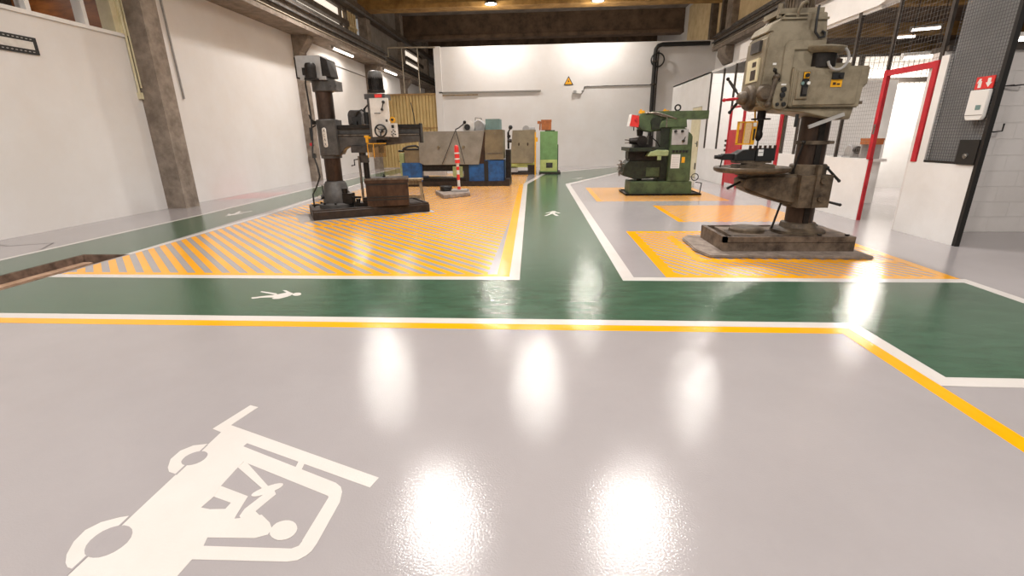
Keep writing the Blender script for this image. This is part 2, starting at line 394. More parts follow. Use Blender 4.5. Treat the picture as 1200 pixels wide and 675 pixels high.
paint('pedestrian_pictogram', 'white_line', ped(-5.8, 8.5, 1.0, PI), .0022, label='white walking figure on the walkway by the left wall')
g = G()
g.prism([(-4.02, 7.46), (-2.02, 8.62), (-2.5, 9.5), (-4.55, 8.3)], 0, .0024)
g.build('bare_patch', 'screed', floor, 'bare pinkish grey floor around the radial drill base')
g = G()
pts = [(-7.76, 5.9), (-7.2, 5.7), (-6.75, 5.9), (-6.5, 5.5)]
for a, b in zip(pts, pts[1:]):
    dx, dy = b[0]-a[0], b[1]-a[1]; L = math.hypot(dx, dy); nx, ny = -dy/L*.008, dx/L*.008
    g.prism([(a[0]-nx, a[1]-ny), (b[0]-nx, b[1]-ny), (b[0]+nx, b[1]+ny), (a[0]+nx, a[1]+ny)], 0, .0012)
g.build('floor_crack', 'dark_metal', floor, 'dark crack in the grey floor')

# ------------------------------------------------------------------ hall shell
g = G(); g.box(LW-.25, LW, -8, 9.2, -.1, 3.2, .01); g.box(LW-.25, LW, -8, 5.0, 3.2, 8, .01)
g.box(LW-.25, LW, 9.2, 36, -.1, 4.5, .01)
struct(g, 'wall_left', 'wall')
# upper left wall bays above the crane girder
g = G(); g.box(LW-.25, LW, 5, 9.2, 4.5, 8, .01); g.box(LW-.25, LW, 22.3, 26.9, 4.5, 7.6, .01); g.box(LW-.25, LW, 9.2, 21.9, 6.2, 7.6, .01)
g.box(LW-.25, LW, 9.2, 22.3, 4.5, 5.05, .01); g.box(LW-.25, LW, 26.9, 36, 4.5, 5.2, .01); g.box(LW-.25, LW, 26.9, 36, 6.2, 7.6, .01)
struct(g, 'wall_left_upper', 'grey_panel')
# clerestory windows of the left wall (lit from outside)
n = 0
for y0, y1 in ((9.9, 15.2), (16.1, 20.2), (28.3, 32.2)):
    n += 1
    fr = G(); fr.box(LW-.12, LW+.10, y0, y1, 5.56, 5.74, .01); fr.box(LW-.12, LW+.04, y0, y1, 5.05, 5.2, .01); fr.box(LW-.12, LW+.04, y0, y1, 6.1, 6.2, .01)
    for yy in (y0, y1-.5, y1): fr.box(LW-.10, LW+.02, yy-.03, yy+.03, 5.05, 6.2, .005)
    w = struct(fr, 'window_%d' % n, 'girder')
    gp = G(); gp.box(LW-.2, LW-.14, y0, y1, 5.05, 6.2, 0); gp.build('pane', 'skylit', w, 'warm white lit panes')
g = G()
for i in range(4): g.box(LW-.1, LW+.03, 20.3+i*.24, 20.40+i*.24, 5.05, 6.15, .01)
g.box(LW-.2, LW-.1, 20.2, 21.3, 5.05, 6.2, .01); g.box(LW-.1, LW+.05, 20.2, 21.2, 5.58, 5.66, .01)
struct(g, 'trim_1', 'ochre_panel')
# windows over the near left wall with the room behind them
g = G()
for y in (5.0, 6.2, 7.47, 8.42): g.box(LW-.15, LW+.02, y-.035, y+.035, 3.2, 4.5, .008)
g.box(LW-.2, LW+.03, 5, 9.15, 3.16, 3.22, .008); g.box(LW-.15, LW+.02, 5, 9.15, 4.3, 4.5, .008)
w = struct(g, 'window_4', 'wall_panel')
g = G(); g.box(LW-.08, LW-.07, 5, 9.1, 3.2, 4.4, 0); g.build('pane', 'glass', w)
g = G(); g.box(LW-.25, LW, 9.0, 9.2, 3.2, 4.5, .006); g.box(LW-.02, LW+.03, 9.12, 9.24, 3.2, 4.5, .006); struct(g, 'trim_2', 'cream')
g = G(); g.box(-10.4, -10.3, 4, 12, 2.6, 6, 0); g.box(-10.4, LW-.25, 9.1, 9.2, 2.6, 6, 0); g.box(-10.4, LW-.25, 4, 12, 2.5, 2.6, 0); g.box(-10.4, LW-.25, 4, 12, 5.6, 5.7, 0)
struct(g, 'wall_office', 'orange_room')
g = G(); g.box(-9.9, -9.3, 8.0, 8.7, 2.6, 3.75, .02); g.box(-9.92, -9.28, 7.98, 8.72, 3.75, 3.8, .01); o = g.build('office_cabinet', 'steel_post'); tag(o, 'dark cabinet behind the windows over the left wall', 'cabinet')
def fluorescent(name, a, b, label, mtube='tube', power=60, group=None, size=.07, top=None):
    a, b = Vector(a), Vector(b)
    t = thing(name, label, 'light', (a+b)/2, 0, group)
    d = (b-a)/2; u = d.normalized()
    side = u.cross(Vector((0, 0, 1))).normalized()
    g = G(); pr = [(-.07, .03), (.07, .03), (.09, .0), (.05, .06), (-.05, .06), (-.09, 0)]
    g.cyl(-d*1.02+Vector((0, 0, .045)), d*1.02+Vector((0, 0, .045)), size*.7, n=8)
    g.cyl(-d*1.02, -d*.97, size*.62, n=12); g.cyl(d*.97, d*1.02, size*.62, n=12)
    g.build('fitting', 'white', t)
    g = G(); g.cyl(-d*.97, d*.97, size*.6, n=12); g.build('tube', mtube, t, 'glowing white tube')
    if top:
        for s_ in (-.7, .7):
            g = G(); q_ = d*s_; g.cyl((q_.x, q_.y, q_.z+.05), (q_.x, q_.y, top-t.location.z), .008, n=6); g.build('hanger', 'steel_post', t)
    L = bpy.data.lights.new('tube_light', 'AREA'); L.shape = 'RECTANGLE'; L.size = 2*d.length; L.size_y = .1; L.energy = power; L.color = (1, .94, .86)
    lo = bpy.data.objects.new('tube_light', L); COL.objects.link(lo); lo.parent = t; lo.location = (0, 0, -.06)
    lo.rotation_euler = (0, 0, math.atan2(d.y, d.x))
    return t
fluorescent('fluorescent_lamp', (-9.2, 7.2, 4.15), (-9.2, 8.75, 4.0), 'glowing tube lamp behind the windows over the left wall', power=40, top=5.6)

g = G(); g.box(-4.72, 9, BW, BW+.25, -.1, 5.12, .01)
struct(g, 'wall_back', 'wall')
g = G(); g.box(-4.85, -4.55, BW-.06, BW+.3, -.1, 5.14, .01); struct(g, 'trim_7', 'wall')
g = G(); g.box(-9, 12, 38, 38.2, -.1, 8, 0); struct(g, 'wall_far', 'grey_panel')
# right hall wall, upper part on the crane line
g = G(); g.box(RW, RW+.3, 7.5, 36, 3.95, 8, .01); struct(g, 'wall_right', 'wall')
g = G()
for a, b in ((20.9, 21.3), (21.5, 22.6), (22.8, 27), (14.6, 20.3), (9, 14.5)): g.box(RW-.06, RW+.02, a+.04, b-.04, 5.2, 7.4, .01)
struct(g, 'trim_3', 'ochre_panel')
# columns
def column(x0, x1, y0, y1, z1, corb, name='column'):
    g = G(); g.box(x0, x1, y0, y1, -.02, z1, .03)
    if corb:
        s = 1 if corb > 0 else -1; xe = x1 if s > 0 else x0
        g.prism([(xe-s*.1, 3.85), (xe+s*.02, 3.95), (xe+s*.30, 4.28), (xe+s*.30, 4.42), (xe-s*.1, 4.42)], y0+.02, y1-.02, 'y', .01)
    return struct(g, name, 'column')
column(LW-.1, -7.36, 9.22, 9.62, 4.42, 0)
column(LW-.1, -7.55, 15.5, 15.95, 4.42, 1)
column(LW-.1, -7.50, 21.7, 22.2, 7.5, 1)
column(LW-.1, -7.50, 26.9, 27.4, 7.5, 1)
column(LW-.1, -7.5, 32.5, 33, 7.5, 1)
g = G(); g.box(7.0, 7.5, 20.2, 20.8, 4.9, 7.5, .02); g.prism([(7.35, 3.95), (7.22, 4.0), (6.98, 4.32), (6.98, 4.6), (7.35, 4.6)], 20.4, 21.3, 'y', .01)
struct(g, 'column', 'column')
g = G(); g.box(7.0, 7.25, 21.25, 21.45, 5.0, 7.4, .02); g.box(7.0, 7.3, 22.5, 22.8, 5.0, 7.4, .02); struct(g, 'trim_4', 'girder')
# crane girders
def girder(x0, x1, y0, y1, z0, z1, s, tag_):
    """boxed girder, rail on top on the room side s"""
    g = G(); xi = x1 if s > 0 else x0
    g.box(xi-s*.30, xi-s*.04, y0, y1, z0+.12, z1-.12, .01); g.box(x0, x1, y0, y1, z1-.12, z1, .01)
    o = struct(g, 'crane_girder', 'girder')
    g = G(); g.box(x0, x1, y0, y1, z0, z0+.12, .01); g.build('sole_beam', 'column', o, 'pale concrete underside')
    g = G(); g.box(xi-s*.02, xi+s*.025, y0, y1, z0+.135, z0+.16, .004); g.build('edge_strip', 'cream_strip', o, 'pale strip along the lower edge')
    g = G(); g.box(xi-s*.16, xi-s*.08, y0, y1, z1, z1+.10, .01); g.box(xi-s*.01, xi+s*.05, y0, y1, z0+.28, z0+.33, .008); g.box(xi-s*.01, xi+s*.05, y0, y1, z0+.48, z0+.52, .008)
    g.build('crane_rail', 'rail', o, 'grey steel rail')
    return o
girder(LW, -6.95, 5, 22.2, 4.40, 4.98, 1, 'a'); girder(LW, -7.15, 22.35, 36, 4.40, 4.98, 1, 'b')
o = girder(6.95, RW, 6.5, 21.9, 4.60, 5.15, -1, 'c')
# upper service beam on the left
g = G(); g.box(-7.72, -7.45, 5, 36, 6.2, 6.5, .01); o = struct(g, 'service_beam', 'girder')
g = G(); g.cyl((-7.40, 5, 6.22), (-7.40, 36, 6.22), .045, n=8); g.build('service_pipe', 'rail', o, 'pale grey pipe')
# roof
g = G(); g.box(-9.5, 9, -8, 38, 7.6, 7.8, 0); struct(g, 'ceiling', 'slab')
for i, y in enumerate((-3, 3.0, 9.3, 15.6, 21.9, 28.2, 34.5)):
    g = G(); g.box(-7.9, 7.6, y-.3, y+.3, 6.5, 7.6, .03); g.box(-7.9, 7.6, y-.36, y+.36, 6.45, 6.62, .02)
    struct(g, 'ceiling_beam', 'beam_gold' if i < 5 else 'beam_dark')
# partition closing the left end of the back wall
t = thing('sheet_partition', 'beige corrugated sheet partition at the left end of the back wall', 'partition', (-6.2, BW, 0))
g = G(); x = -1.52
pr = []
while x < 1.44:
    pr += [(x, 0), (x+.10, 0), (x+.112, .04), (x+.128, .04), (x+.14, 0)]; x += .15
pr2 = pr+[(p[0], p[1]+.012) for p in reversed(pr)]
g.prism(pr2, 0.02, 3.2); g.build('corrugated_sheet', 'beige_sheet', t)
g = G(); g.box(-1.52, 1.45, -.03, .05, 3.18, 3.26, .008); g.box(-1.52, 1.45, -.035, .03, 1.75, 1.81, .006); g.box(1.40, 1.46, -.03, .05, 0, 3.26, .006); g.box(-1.54, -1.48, -.03, .05, 0, 3.26, .006)
g.build('frame', 'amber', t)

# ------------------------------------------------------------------ right-hand partition, doors, booths
PXR = 4.9
def segwall(y0, y1, z1=.92, th=.06):
    g = G(); g.box(PXR, PXR+th, y0, y1, 0, z1, .004); return g
g = G(); g.box(PXR, PXR+.06, 5.80, 6.80, 0, .93, .004)
g.box(PXR, PXR+.06, 7.62, 10.45, 0, .92, .004); g.box(PXR, PXR+.06, 13.4, 15.8, 0, .92, .004)
g.box(PXR, PXR+.06, 16.75, 19.5, 0, 3.08, .004); g.box(PXR, PXR+.06, 15.3, 16.75, 2.16, 3.08, .004); g.box(PXR, PXR+.06, 15.3, 15.8, .92, 2.16, .004)
struct(g, 'wall_partition', 'wall_panel')
g = G(); g.box(PXR+.06, PXR+.32, 7.70, 9.4, .88, .92, .004); g.box(PXR+.06, PXR+.3, 7.8, 7.84, .7, .88, .004); g.box(PXR+.06, PXR+.3, 9.2, 9.24, .7, .88, .004); struct(g, 'trim_8', 'wall_panel')
g = G(); g.box(PXR-.01, PXR+.05, 15.82, 16.72, 0.01, 2.14, .004); d = struct(g, 'door_1', 'cream')
g = G(); g.box(PXR-.03, PXR-.005, 15.86, 15.90, .95, 1.12, .004); g.cyl((PXR-.04, 15.88, 1.05), (PXR-.04, 16.02, 1.05), .012, n=8); g.cyl((PXR-.04, 15.88, 1.05), (PXR-.01, 15.88, 1.05), .012, n=8); g.box(PXR-.03, PXR-.005, 15.84, 15.90, .25, .45, .004)
g.build('door_handle', 'black', d, 'black lever handle')

def wire_mesh(y0, y1, z0, z1, p=.05, r=.0014, x=PXR+.02):
    g = G(); y = y0+p*.5
    def rod(a, b):
        g.cyl(a, b, r, n=4)
    while y < y1:
        rod((x, y, z0), (x, y, z1)); y += p
    z = z0+p*.5
    while z < z1:
        rod((x-.004, y0, z), (x-.004, y1, z)); z += p
    return g
t = thing('mesh_partition', 'wire mesh partition on brown posts above the low white wall at right', 'partition', (0, 0, 0))
for y in (8.5, 9.9, 10.4):
    g = G(); g.box(PXR, PXR+.04, y-.02, y+.02, .92, 3.07, .004); g.box(PXR-.01, PXR+.05, y-.035, y+.035, 3.0, 3.07, .004)
    g.build('post', 'steel_post', t)
for a, b in ((7.68, 8.46), (8.54, 9.86), (9.94, 10.38)):
    wire_mesh(a, b, .93, 3.05, .055).build('wire_panel', 'mesh', t)
wire_mesh(6.7, 7.66, 2.16, 3.2, .055).build('wire_panel', 'mesh', t)
wire_mesh(10.45, 13.36, 2.0, 3.05, .08).build('wire_panel', 'mesh', t)
g = G(); g.box(PXR-.03, PXR+.06, 8.05, 13.2, 3.07, 3.43, .006); g.prism([(7.2, 3.28), (8.05, 3.07), (8.05, 3.43), (7.2, 3.43)], PXR-.03, PXR+.06, 'x', .004)
g.build('fascia', 'wall_panel', t, 'white fascia board')
g = G(); g.box(PXR, PXR+.06, 8.05, 19.5, 3.03, 3.085, .004); g.build('top_rail', 'wall_panel', t)
# dark screened bay beside the doorway
t = thing('screened_bay', 'grey wire screened bay with black post beside the red doorway', 'screen', (0, 0, 0))
g = G(); g.box(PXR-.01, PXR+.045, 5.755, 5.80, 0, 3.6, .004); g.build('post', 'black_post', t, 'black corner post')
g = G(); g.box(PXR+.0, PXR+.05, 5.8, 6.56, .935, .96, .003); g.build('frame', 'black_post', t)
g = G(); g.box(PXR, PXR+.06, 6.555, 6.67, .93, 2.19, .004); g.build('edge_board', 'wall_panel', t, 'white upright board beside the red frame')
wire_mesh(5.81, 6.55, .96, 3.6, .036, .0028, PXR+.02).build('wire_panel', 'mesh_dark', t)
g = G(); g.box(PXR+.05, PXR+.07, 5.81, 6.55, .96, 3.6, .003); g.build('backing_sheet', 'mesh_back', t, 'plain grey sheet behind the wire')
g = G(); g.box(PXR-.02, PXR+.015, 5.80, 6.06, .935, 1.21, .006); bx = g.build('lock_box', 'black', t, 'black box on the low wall')
g = G(); g.cyl((PXR-.02, 5.93, 1.03), (PXR-.032, 5.93, 1.03), .03, n=16); g.cyl((PXR-.032, 5.93, 1.03), (PXR-.04, 5.93, 1.03), .014, n=12); g.build('lock', 'chrome', bx, 'round steel lock')
# fire point sign and white case
t = thing('fire_point_sign', 'small red sign with white extinguisher and arrow symbols on the grey screen', 'sign', (PXR-.0, 5.955, 1.815))
g = G(); g.box(-.01, .0, -.115, .115, -.065, .065, .003); g.build('plate', 'red_plastic', t)
g = G()
g.prism([(-.075, .045), (-.035, .045), (-.035, 0), (-.015, 0), (-.055, -.05), (-.095, 0), (-.075, 0)], -.012, -.0101, 'x'); g.build('arrow_symbol', 'white', t, 'white arrow')
g = G()
g.prism([(.035, .02), (.075, .02), (.075, -.05), (.035, -.05)], -.012, -.0101, 'x'); g.prism([(.045, .045), (.075, .045), (.065, .02), (.05, .02)], -.012, -.0101, 'x'); g.prism([(.075, .04), (.095, .0), (.088, -.005), (.07, .03)], -.012, -.0101, 'x')
g.build('extinguisher_symbol', 'white', t, 'white extinguisher')
t = thing('wall_case', 'white case with small grey label hanging under the red sign', 'case', (PXR-.0, 5.95, 1.59))
g = G(); g.prism([(-.12, .15), (.12, .15), (.12, -.12), (.09, -.17), (-.10, -.17), (-.12, -.13)], -.045, 0, 'x', .006); g.build('body', 'white', t)
g = G(); g.box(-.048, -.0451, -.07, -.005, -.06, -.01, .001); g.build('label_plate', 'teal', t, 'grey green label'); g = G(); g.box(-.047, -.045, -.115, .115, -.12, -.112, 0); g.build('seam', 'mesh', t)
# red door frame
g = G(); g.box(PXR-.01, PXR+.04, 7.59, 7.66, .92, 2.15, .004); g.box(PXR+.005, PXR+.05, 7.59, 7.618, 0, .93, .003); g.box(PXR-.01, PXR+.04, 6.69, 6.77, .93, 2.15, .004); g.box(PXR-.007, PXR+.037, 6.72, 7.63, 2.072, 2.146, .004)
d = struct(g, 'door_2', 'red', label='red steel door frame')
g = G(); g.box(PXR-.016, PXR-.009, 7.60, 7.64, 1.28, 1.42, .003); g.build('strike_plate', 'chrome', d)
# posts over the red door
g = G(); g.box(PXR, PXR+.04, 7.62, 7.66, 2.15, 3.5, .004); g.box(PXR, PXR+.04, 6.67, 6.72, 2.15, 3.5, .004); struct(g, 'trim_5', 'steel_post')
# red double gate further back
t = thing('red_gate', 'red framed mesh gate with solid red lower panel behind the drill table', 'gate', (PXR, 12, 0))
for y in (1.36, -1.44, .48):
    g = G(); g.box(-.02, .03, y-.03, y+.03, 0, 2.0, .004); g.build('gate_post', 'red', t)
g = G(); g.box(-.02, .03, -1.47, 1.39, 1.95, 2.0, .004); g.box(-.01, .02, -1.44, .48, .86, .90, .003); g.build('gate_rail', 'red', t)
g = G(); g.box(-.01, .02, .51, 1.33, .08, 1.42, .004); g.build('gate_panel', 'red', t)
g = wire_mesh(10.6, 12.45, .9, 1.95, .08); g.bm.transform(Matrix.Translation((-PXR, -12, 0))); g.build('wire_panel', 'mesh', t)
for z in (.88, 1.0, 1.12):
    g = G(); g.box(-.05, -.02, 1.38, 1.44, z, z+.06, .004); g.build('hinge', 'steel_post', t)
# glazed panels beyond the gate
t = thing('glazed_partition', 'tall glazed panels with dark mullions above the low white wall near the mill', 'partition', (0, 0, 0))
for y in (13.42, 14.25, 15.28):
    g = G(); g.box(PXR, PXR+.045, y-.02, y+.02, .92, 3.07, .003); g.build('mullion', 'steel_post', t)
for a, b in ((13.45, 14.22), (14.28, 15.25)):
    g = G(); g.box(PXR+.015, PXR+.021, a, b, .92, 3.07, 0); g.build('pane', 'glass', t)
# blockwork wall
g = G(); g.box(PXR+.02, 16, 6.66, 6.86, 0, 2.24, .004); struct(g, 'wall_block', 'block')
g = G(); g.box(PXR+.02, 16, 6.62, 6.90, 2.24, 2.30, .004); g.box(PXR+.14, 16, 6.70, 6.72, 1.9, 1.92, 0); struct(g, 'trim_6', 'steel_post')
def hook(x, z, L, lab):
    g = G(); g.tube([(x, 6.66, z), (x, 6.60, z), (x, 6.52, z)], .008); g.tube([(x, 6.62, z), (x+L*.5, 6.60, z), (x+L, 6.58, z+.01), (x+L, 6.58, z+.10)], .009)
    o = g.build('wall_hook', 'black_post'); tag(o, lab, 'hook')
hook(5.70, 1.83, .18, 'dark bracket hook high on the white block wall')
hook(5.62, 1.29, .15, 'dark bracket hook at mid height on the white block wall')
# aisle beyond the partition
g = G(); g.box(PXR+.06, 6.38, 9.56, 9.66, 0, 2.2, .004); g.box(5.9, 10.5, 12.4, 12.5, 0, 2.32, .004); g.box(PXR+.06, 7.2, 15.6, 15.7, 0, 3.05, .004)
struct(g, 'wall_inner', 'wall_panel')
g = G(); g.box(5.9, 10.5, 12.38, 12.52, 2.42, 2.52, .005); g.box(5.9, 10.5, 12.38, 12.5, 2.98, 3.03, .005)
for x in (6.75, 7.3): g.box(x, x+.08, 12.34, 12.42, 2.32, 3.0, .004)
w = struct(g, 'window_5', 'steel_post')
g = G(); x = 5.9
while x < 10.5: g.box(x, x+.007, 12.43, 12.44, 2.32, 3.0, 0); x += .11
for z in (2.6, 2.72, 2.85): g.box(5.9, 10.5, 12.425, 12.43, z, z+.007, 0)
g.build('lattice', 'mesh', w)
g = G(); g.box(5.9, 10.5, 12.45, 12.49, 2.32, 2.98, 0); g.build('pane', 'skylit', w)
g = G(); g.box(15.9, 16.1, 5, 38, 0, 6, 0); struct(g, 'wall_aisle', 'grey_panel')
g = G(); g.box(RW+.3, 16, 5, 38, 4.7, 4.9, 0); struct(g, 'ceiling_aisle', 'beam_dark')
for y in (10, 14, 18, 22, 26):
    g = G(); g.box(RW+.3, 16, y-.15, y+.15, 4.35, 4.7, .02); struct(g, 'ceiling_beam', 'beam_gold')
g = G(); g.box(RW+.3, 16, 30, 30.1, 0, 4.7, 0); struct(g, 'wall_aisle_end', 'ochre_panel')
LG = 'fluorescent lamps under the aisle roof beyond the mesh'
fluorescent('fluorescent_lamp', (10.7, 16.0, 4.15), (11.5, 16.0, 4.2), 'glowing tube lamp under the aisle roof, furthest right through the mesh', power=70, top=4.7)
fluorescent('fluorescent_lamp', (11.6, 18.0, 4.3), (12.2, 18.0, 4.32), 'glowing tube lamp under the aisle roof, left of the brightest one', power=70, top=4.36)
fluorescent('fluorescent_lamp', (7.7, 11.6, 2.83), (8.5, 11.6, 2.87), 'glowing tube lamp in front of the lit windows above the red doorway', power=220, top=4.7)
fluorescent('fluorescent_lamp', (5.6, 14.2, 3.3), (6.8, 14.2, 3.3), 'tube lamp inside the booth behind the glazed panels', power=70, top=3.9)
fluorescent('fluorescent_lamp', (7.6, 8.9, 2.72), (8.8, 8.9, 2.72), 'glowing tube lamp seen over the white block wall', power=60, top=4.7)
# things on the sill behind the mesh
t = thing('bench_grinder', 'grey metal bench grinder on the low wall behind the mesh', 'grinder', (PXR+.14, 8.32, .92))
g = G(); g.box(-.06, .10, -.12, .12, 0, .03, .004); g.prism([(-.12, .03), (.12, .03), (.1, .12), (.03, .2), (-.06, .18), (-.12, .1)], -.04, .08, 'x', .01); g.build('body', 'ltgrey', t)
g = G(); g.cyl((.02, -.16, .12), (.02, -.11, .12), .06, n=16); g.build('wheel_guard', 'iron', t)
t = thing('orange_crate', 'orange brown box on a small stand behind the mesh beside the red doorway', 'box', (PXR+.14, 7.86, .92))
g = G(); g.box(-.06, .08, -.16, .16, .21, .29, .004); g.box(-.065, .085, -.165, .165, .275, .30, .003); g.build('box_body', 'carton', t)
for y in (-.13, .13):
    g = G(); g.box(-.05, .07, y-.015, y+.015, 0, .21, .003); g.build('stand_leg', 'ltgrey', t)

# ------------------------------------------------------------------ lamps of the hall
def highbay(x, y, label, power=420, up=45, spread=PI):
    t = thing('high_bay_lamp', label, 'light', (x, y, 6.42), 0, 'high bay lamps under the roof beams')
    g = G(); g.lathe([(.06, .34), (.09, .32), (.09, .16), (.22, .10), (.27, 0), (.25, 0), (.2, .09), (.02, .12)], n=24); g.build('housing', 'lamp_body', t)
    g = G(); g.cyl((0, 0, .02), (0, 0, .05), .2, n=24); g.build('lens', 'lens', t, 'glowing white lens')
    g = G(); g.cyl((0, 0, .34), (0, 0, 1.18), .02, n=8); g.build('hanger', 'lamp_body', t)
    L = bpy.data.lights.new('lamp_light', 'AREA'); L.shape = 'DISK'; L.size = .36; L.spread = spread; L.energy = power; L.color = (1, .975, .955)
    lo = bpy.data.objects.new('lamp_light', L); COL.objects.link(lo); lo.parent = t; lo.location = (0, 0, .0)
    P = bpy.data.lights.new('roof_fill', 'POINT'); P.energy = up; P.shadow_soft_size = .2; P.color = (1, .9, .75)  # added point light below each lamp, brightens the roof and upper walls
    po = bpy.data.objects.new('roof_fill', P); COL.objects.link(po); po.parent = t; po.location = (0, 0, -.35)
    return t
HB = [(-2.15, 21.25, 'far high bay lamp on the left over the back wall'), (2.12, 21.3, 'far high bay lamp on the right over the back wall'),
      (-5.3, 14.1, 'high bay lamp over the radial drill side'), (-.13, 13.8, 'high bay lamp over the central walkway'), (5.1, 13.7, 'high bay lamp over the partition'),
      (-2.07, 7.7, 'near high bay lamp left of the central walkway'), (1.9, 7.8, 'near high bay lamp right of the central walkway'),
      (-5.3, 1.0, 'near high bay lamp by the left wall'), (0, 1.0, 'high bay lamp over the forklift symbol in the middle'), (5.1, 1.0, 'near high bay lamp by the right side'),
      (-2, -5, 'rearmost high bay lamp on the left'), (2, -5, 'rearmost high bay lamp on the right')]
for x, y, l in HB: highbay(x, y, l, (310 if y > 4 else 330) if y < 20 else 210, 110, 2.75 if y > 20 else 2.5 if y > 10 else 2.45 if y > 4 else PI)
for x_, n_ in ((-3.2, 'left'), (3.5, 'right')):  # added lamps out of sight behind the back wall, to light the far beams
    t = highbay(x_, 25.2, 'added unseen lamp beyond the back wall, lighting the far roof beams, on the '+n_, 250, 110); t.location.z = 4.6
fluorescent('fluorescent_lamp', (-7.25, 17.3, 4.32), (-7.25, 19.1, 4.32), 'glowing tube lamp under the left girder above the radial drill', power=70, top=4.43)
fluorescent('fluorescent_lamp', (-7.25, 22.7, 4.32), (-7.25, 24.6, 4.32), 'glowing tube lamp under the left girder beyond the beige partition', power=70, top=4.43)

# ------------------------------------------------------------------ pillar drill (right foreground)
def pillar_drill():
    O = (2.77, 5.74, 0)
    t = thing('pillar_drill', 'tall beige grey pillar drilling machine on a rusty base at the right', 'drilling machine', O)
    ox, oy = O[0], O[1]
    def X(v): return v-ox
    def Y(v): return v-oy
    # rough concrete pad and hollow cast base
    g = G(); rnd = random.Random(3)
    ring = []
    for (a, b, n) in (((1.86, 5.14), (3.56, 5.10), 14), ((3.56, 5.10), (3.60, 6.28), 8), ((3.60, 6.28), (1.92, 6.28), 12), ((1.92, 6.28), (1.80, 6.10), 3), ((1.80, 6.10), (1.78, 5.45), 5), ((1.78, 5.45), (1.86, 5.14), 3)):
        for k in range(n):
            u = k/n; ring.append((X(a[0]+(b[0]-a[0])*u+rnd.uniform(-.012, .012)), Y(a[1]+(b[1]-a[1])*u+rnd.uniform(-.012, .012))))
    g.prism(ring, 0, .032, bev=.012, seg=2); g.build('concrete_pad', 'pad', t, 'rough concrete pad')
    g = G(); x0, x1, y0, y1 = X(2.05), X(3.49), Y(5.35), Y(6.13)
    g.box(x0, x1, y0, y1, .028, .135, .012); g.box(x0, x0+.05, y0, y1, .13, .195, .006); g.box(x0, x1, y0, y0+.04, .13, .195, .006)
    g.box(x0, x1, y1-.04, y1, .13, .195, .006); g.box(x0+.14, x1, y0+.06, y1-.06, .13, .185, .006); g.box(x1-.4, x1, y0+.01, y1-.01, .13, .197, .006)
    b = g.build('base', 'drill_base', t)
    g = G(); g.box(x0+.16, x0+.8, y0+.12, y0+.13, .186, .189, 0); g.box(x0+.16, x0+.8, y0+.44, y0+.45, .186, .189, 0)
    g.build('base_slots', 'dark_metal', b)
    for bx_, by_ in ((x1-.06, y0+.07), (x1-.06, y1-.07), (x1-.36, y0+.07)):
        g = G(); g.cyl((bx_, by_, .19), (bx_, by_, .215), .022, n=6); g.build('base_bolt', 'dark_metal', b)
    g = G(); g.lathe([(.0, .0), (.2, 0), (.2, .03), (.17, .05), (.0, .05)], (X(2.48), Y(5.80), .185), n=32); g.build('cover_disc', 'drill_dark', b)
    # column with flange
    cx, cy = X(3.04), 0
    g = G(); g.cyl((cx, cy, .19), (cx, cy, 2.05), .148, n=36); c = g.build('column', 'brown_metal', t)
    g = G(); g.lathe([(.29, .19), (.29, .22), (.26, .235), (.20, .25), (.185, .30), (.15, .31)], (cx, cy, 0), n=36); g.build('column_flange', 'drill_dark', c)
    g = G(); g.box(cx-.03, cx+.03, cy-.16, cy-.135, .3, 1.5, .003); g.build('rack', 'dark_metal', c)
    g = G(); g.cyl((cx, cy, 1.185), (cx, cy, 1.225), .172, n=32); g.cyl((cx-.17, cy-.08, 1.205), (cx+.19, cy-.08, 1.205), .018, n=10); g.build('stop_collar', 'drill_dark', c)
    # arm that carries the table
    g = G()
    out = [(X(2.27), .76), (X(2.29), .84), (X(2.40), .865), (X(2.92), .865), (X(2.92), .51), (X(2.72), .545), (X(2.52), .605), (X(2.36), .665), (X(2.29), .70)]
    g.prism(out, -.16, .16, 'y', .03, seg=3)
    a = g.build('table_arm', 'drill_dark', t, 'tapered arm under the round table')
    g = G(); g.cyl((cx, cy, .49), (cx, cy, .70), .205, n=28, bev=.012); g.cyl((cx, cy, .71), (cx, cy, .97), .19, n=28, bev=.012); g.box(cx-.17, cx+.17, cy-.24, cy-.10, .50, .86, .02); g.box(cx-.02, cx+.02, cy-.262, cy-.2, .50, .97, .004)
    g.cyl((cx+.06, cy-.24, .80), (cx+.06, cy-.28, .80), .035, n=12); g.cyl((cx+.06, cy-.24, .60), (cx+.06, cy-.27, .60), .03, n=6)
    g.build('clamp', 'drill_dark', a)
    for (p0, p1) in (((cx+.15, cy-.12, .93), (cx+.28, cy-.16, .79)), ((cx+.17, cy-.14, .565), (cx+.33, cy-.18, .525)), ((X(2.30), -.05, .785), (X(2.13), -.12, .715))):
        g = G(); g.cyl(p0, p1, .013, .015, 10); g.sph(p1, .018); g.sph(p0, .022); g.build('clamp_lever', 'black', a, 'black clamp lever')
    g = G(); g.cyl((X(2.40), 0, .855), (X(2.40), 0, .90), .16, n=28); g.lathe([(.0, .0), (.37, 0), (.40, .015), (.41, .03), (.41, .052), (.40, .06), (.36, .06), (.355, .05), (0, .05)], (X(2.41), 0, .885), n=48)
    for k in range(-2, 3): g.box(X(2.41)-.30, X(2.41)+.30, k*.12-.008, k*.12+.008, .934, .938, 0)
    g.build('table', 'drill_dark', t, 'round slotted table')
    g = G(); g.cyl((X(2.87), -.15, 1.20), (X(2.72), -.05, .235), .012, n=8); g.sph((X(2.87), -.15, 1.21), .022); g.build('elevating_rod', 'dark_metal', t, 'thin dark leaning rod')
    # head
    hx0, hx1, yf, yb = X(2.27), X(2.80), Y(5.49), Y(5.99)
    g = G()
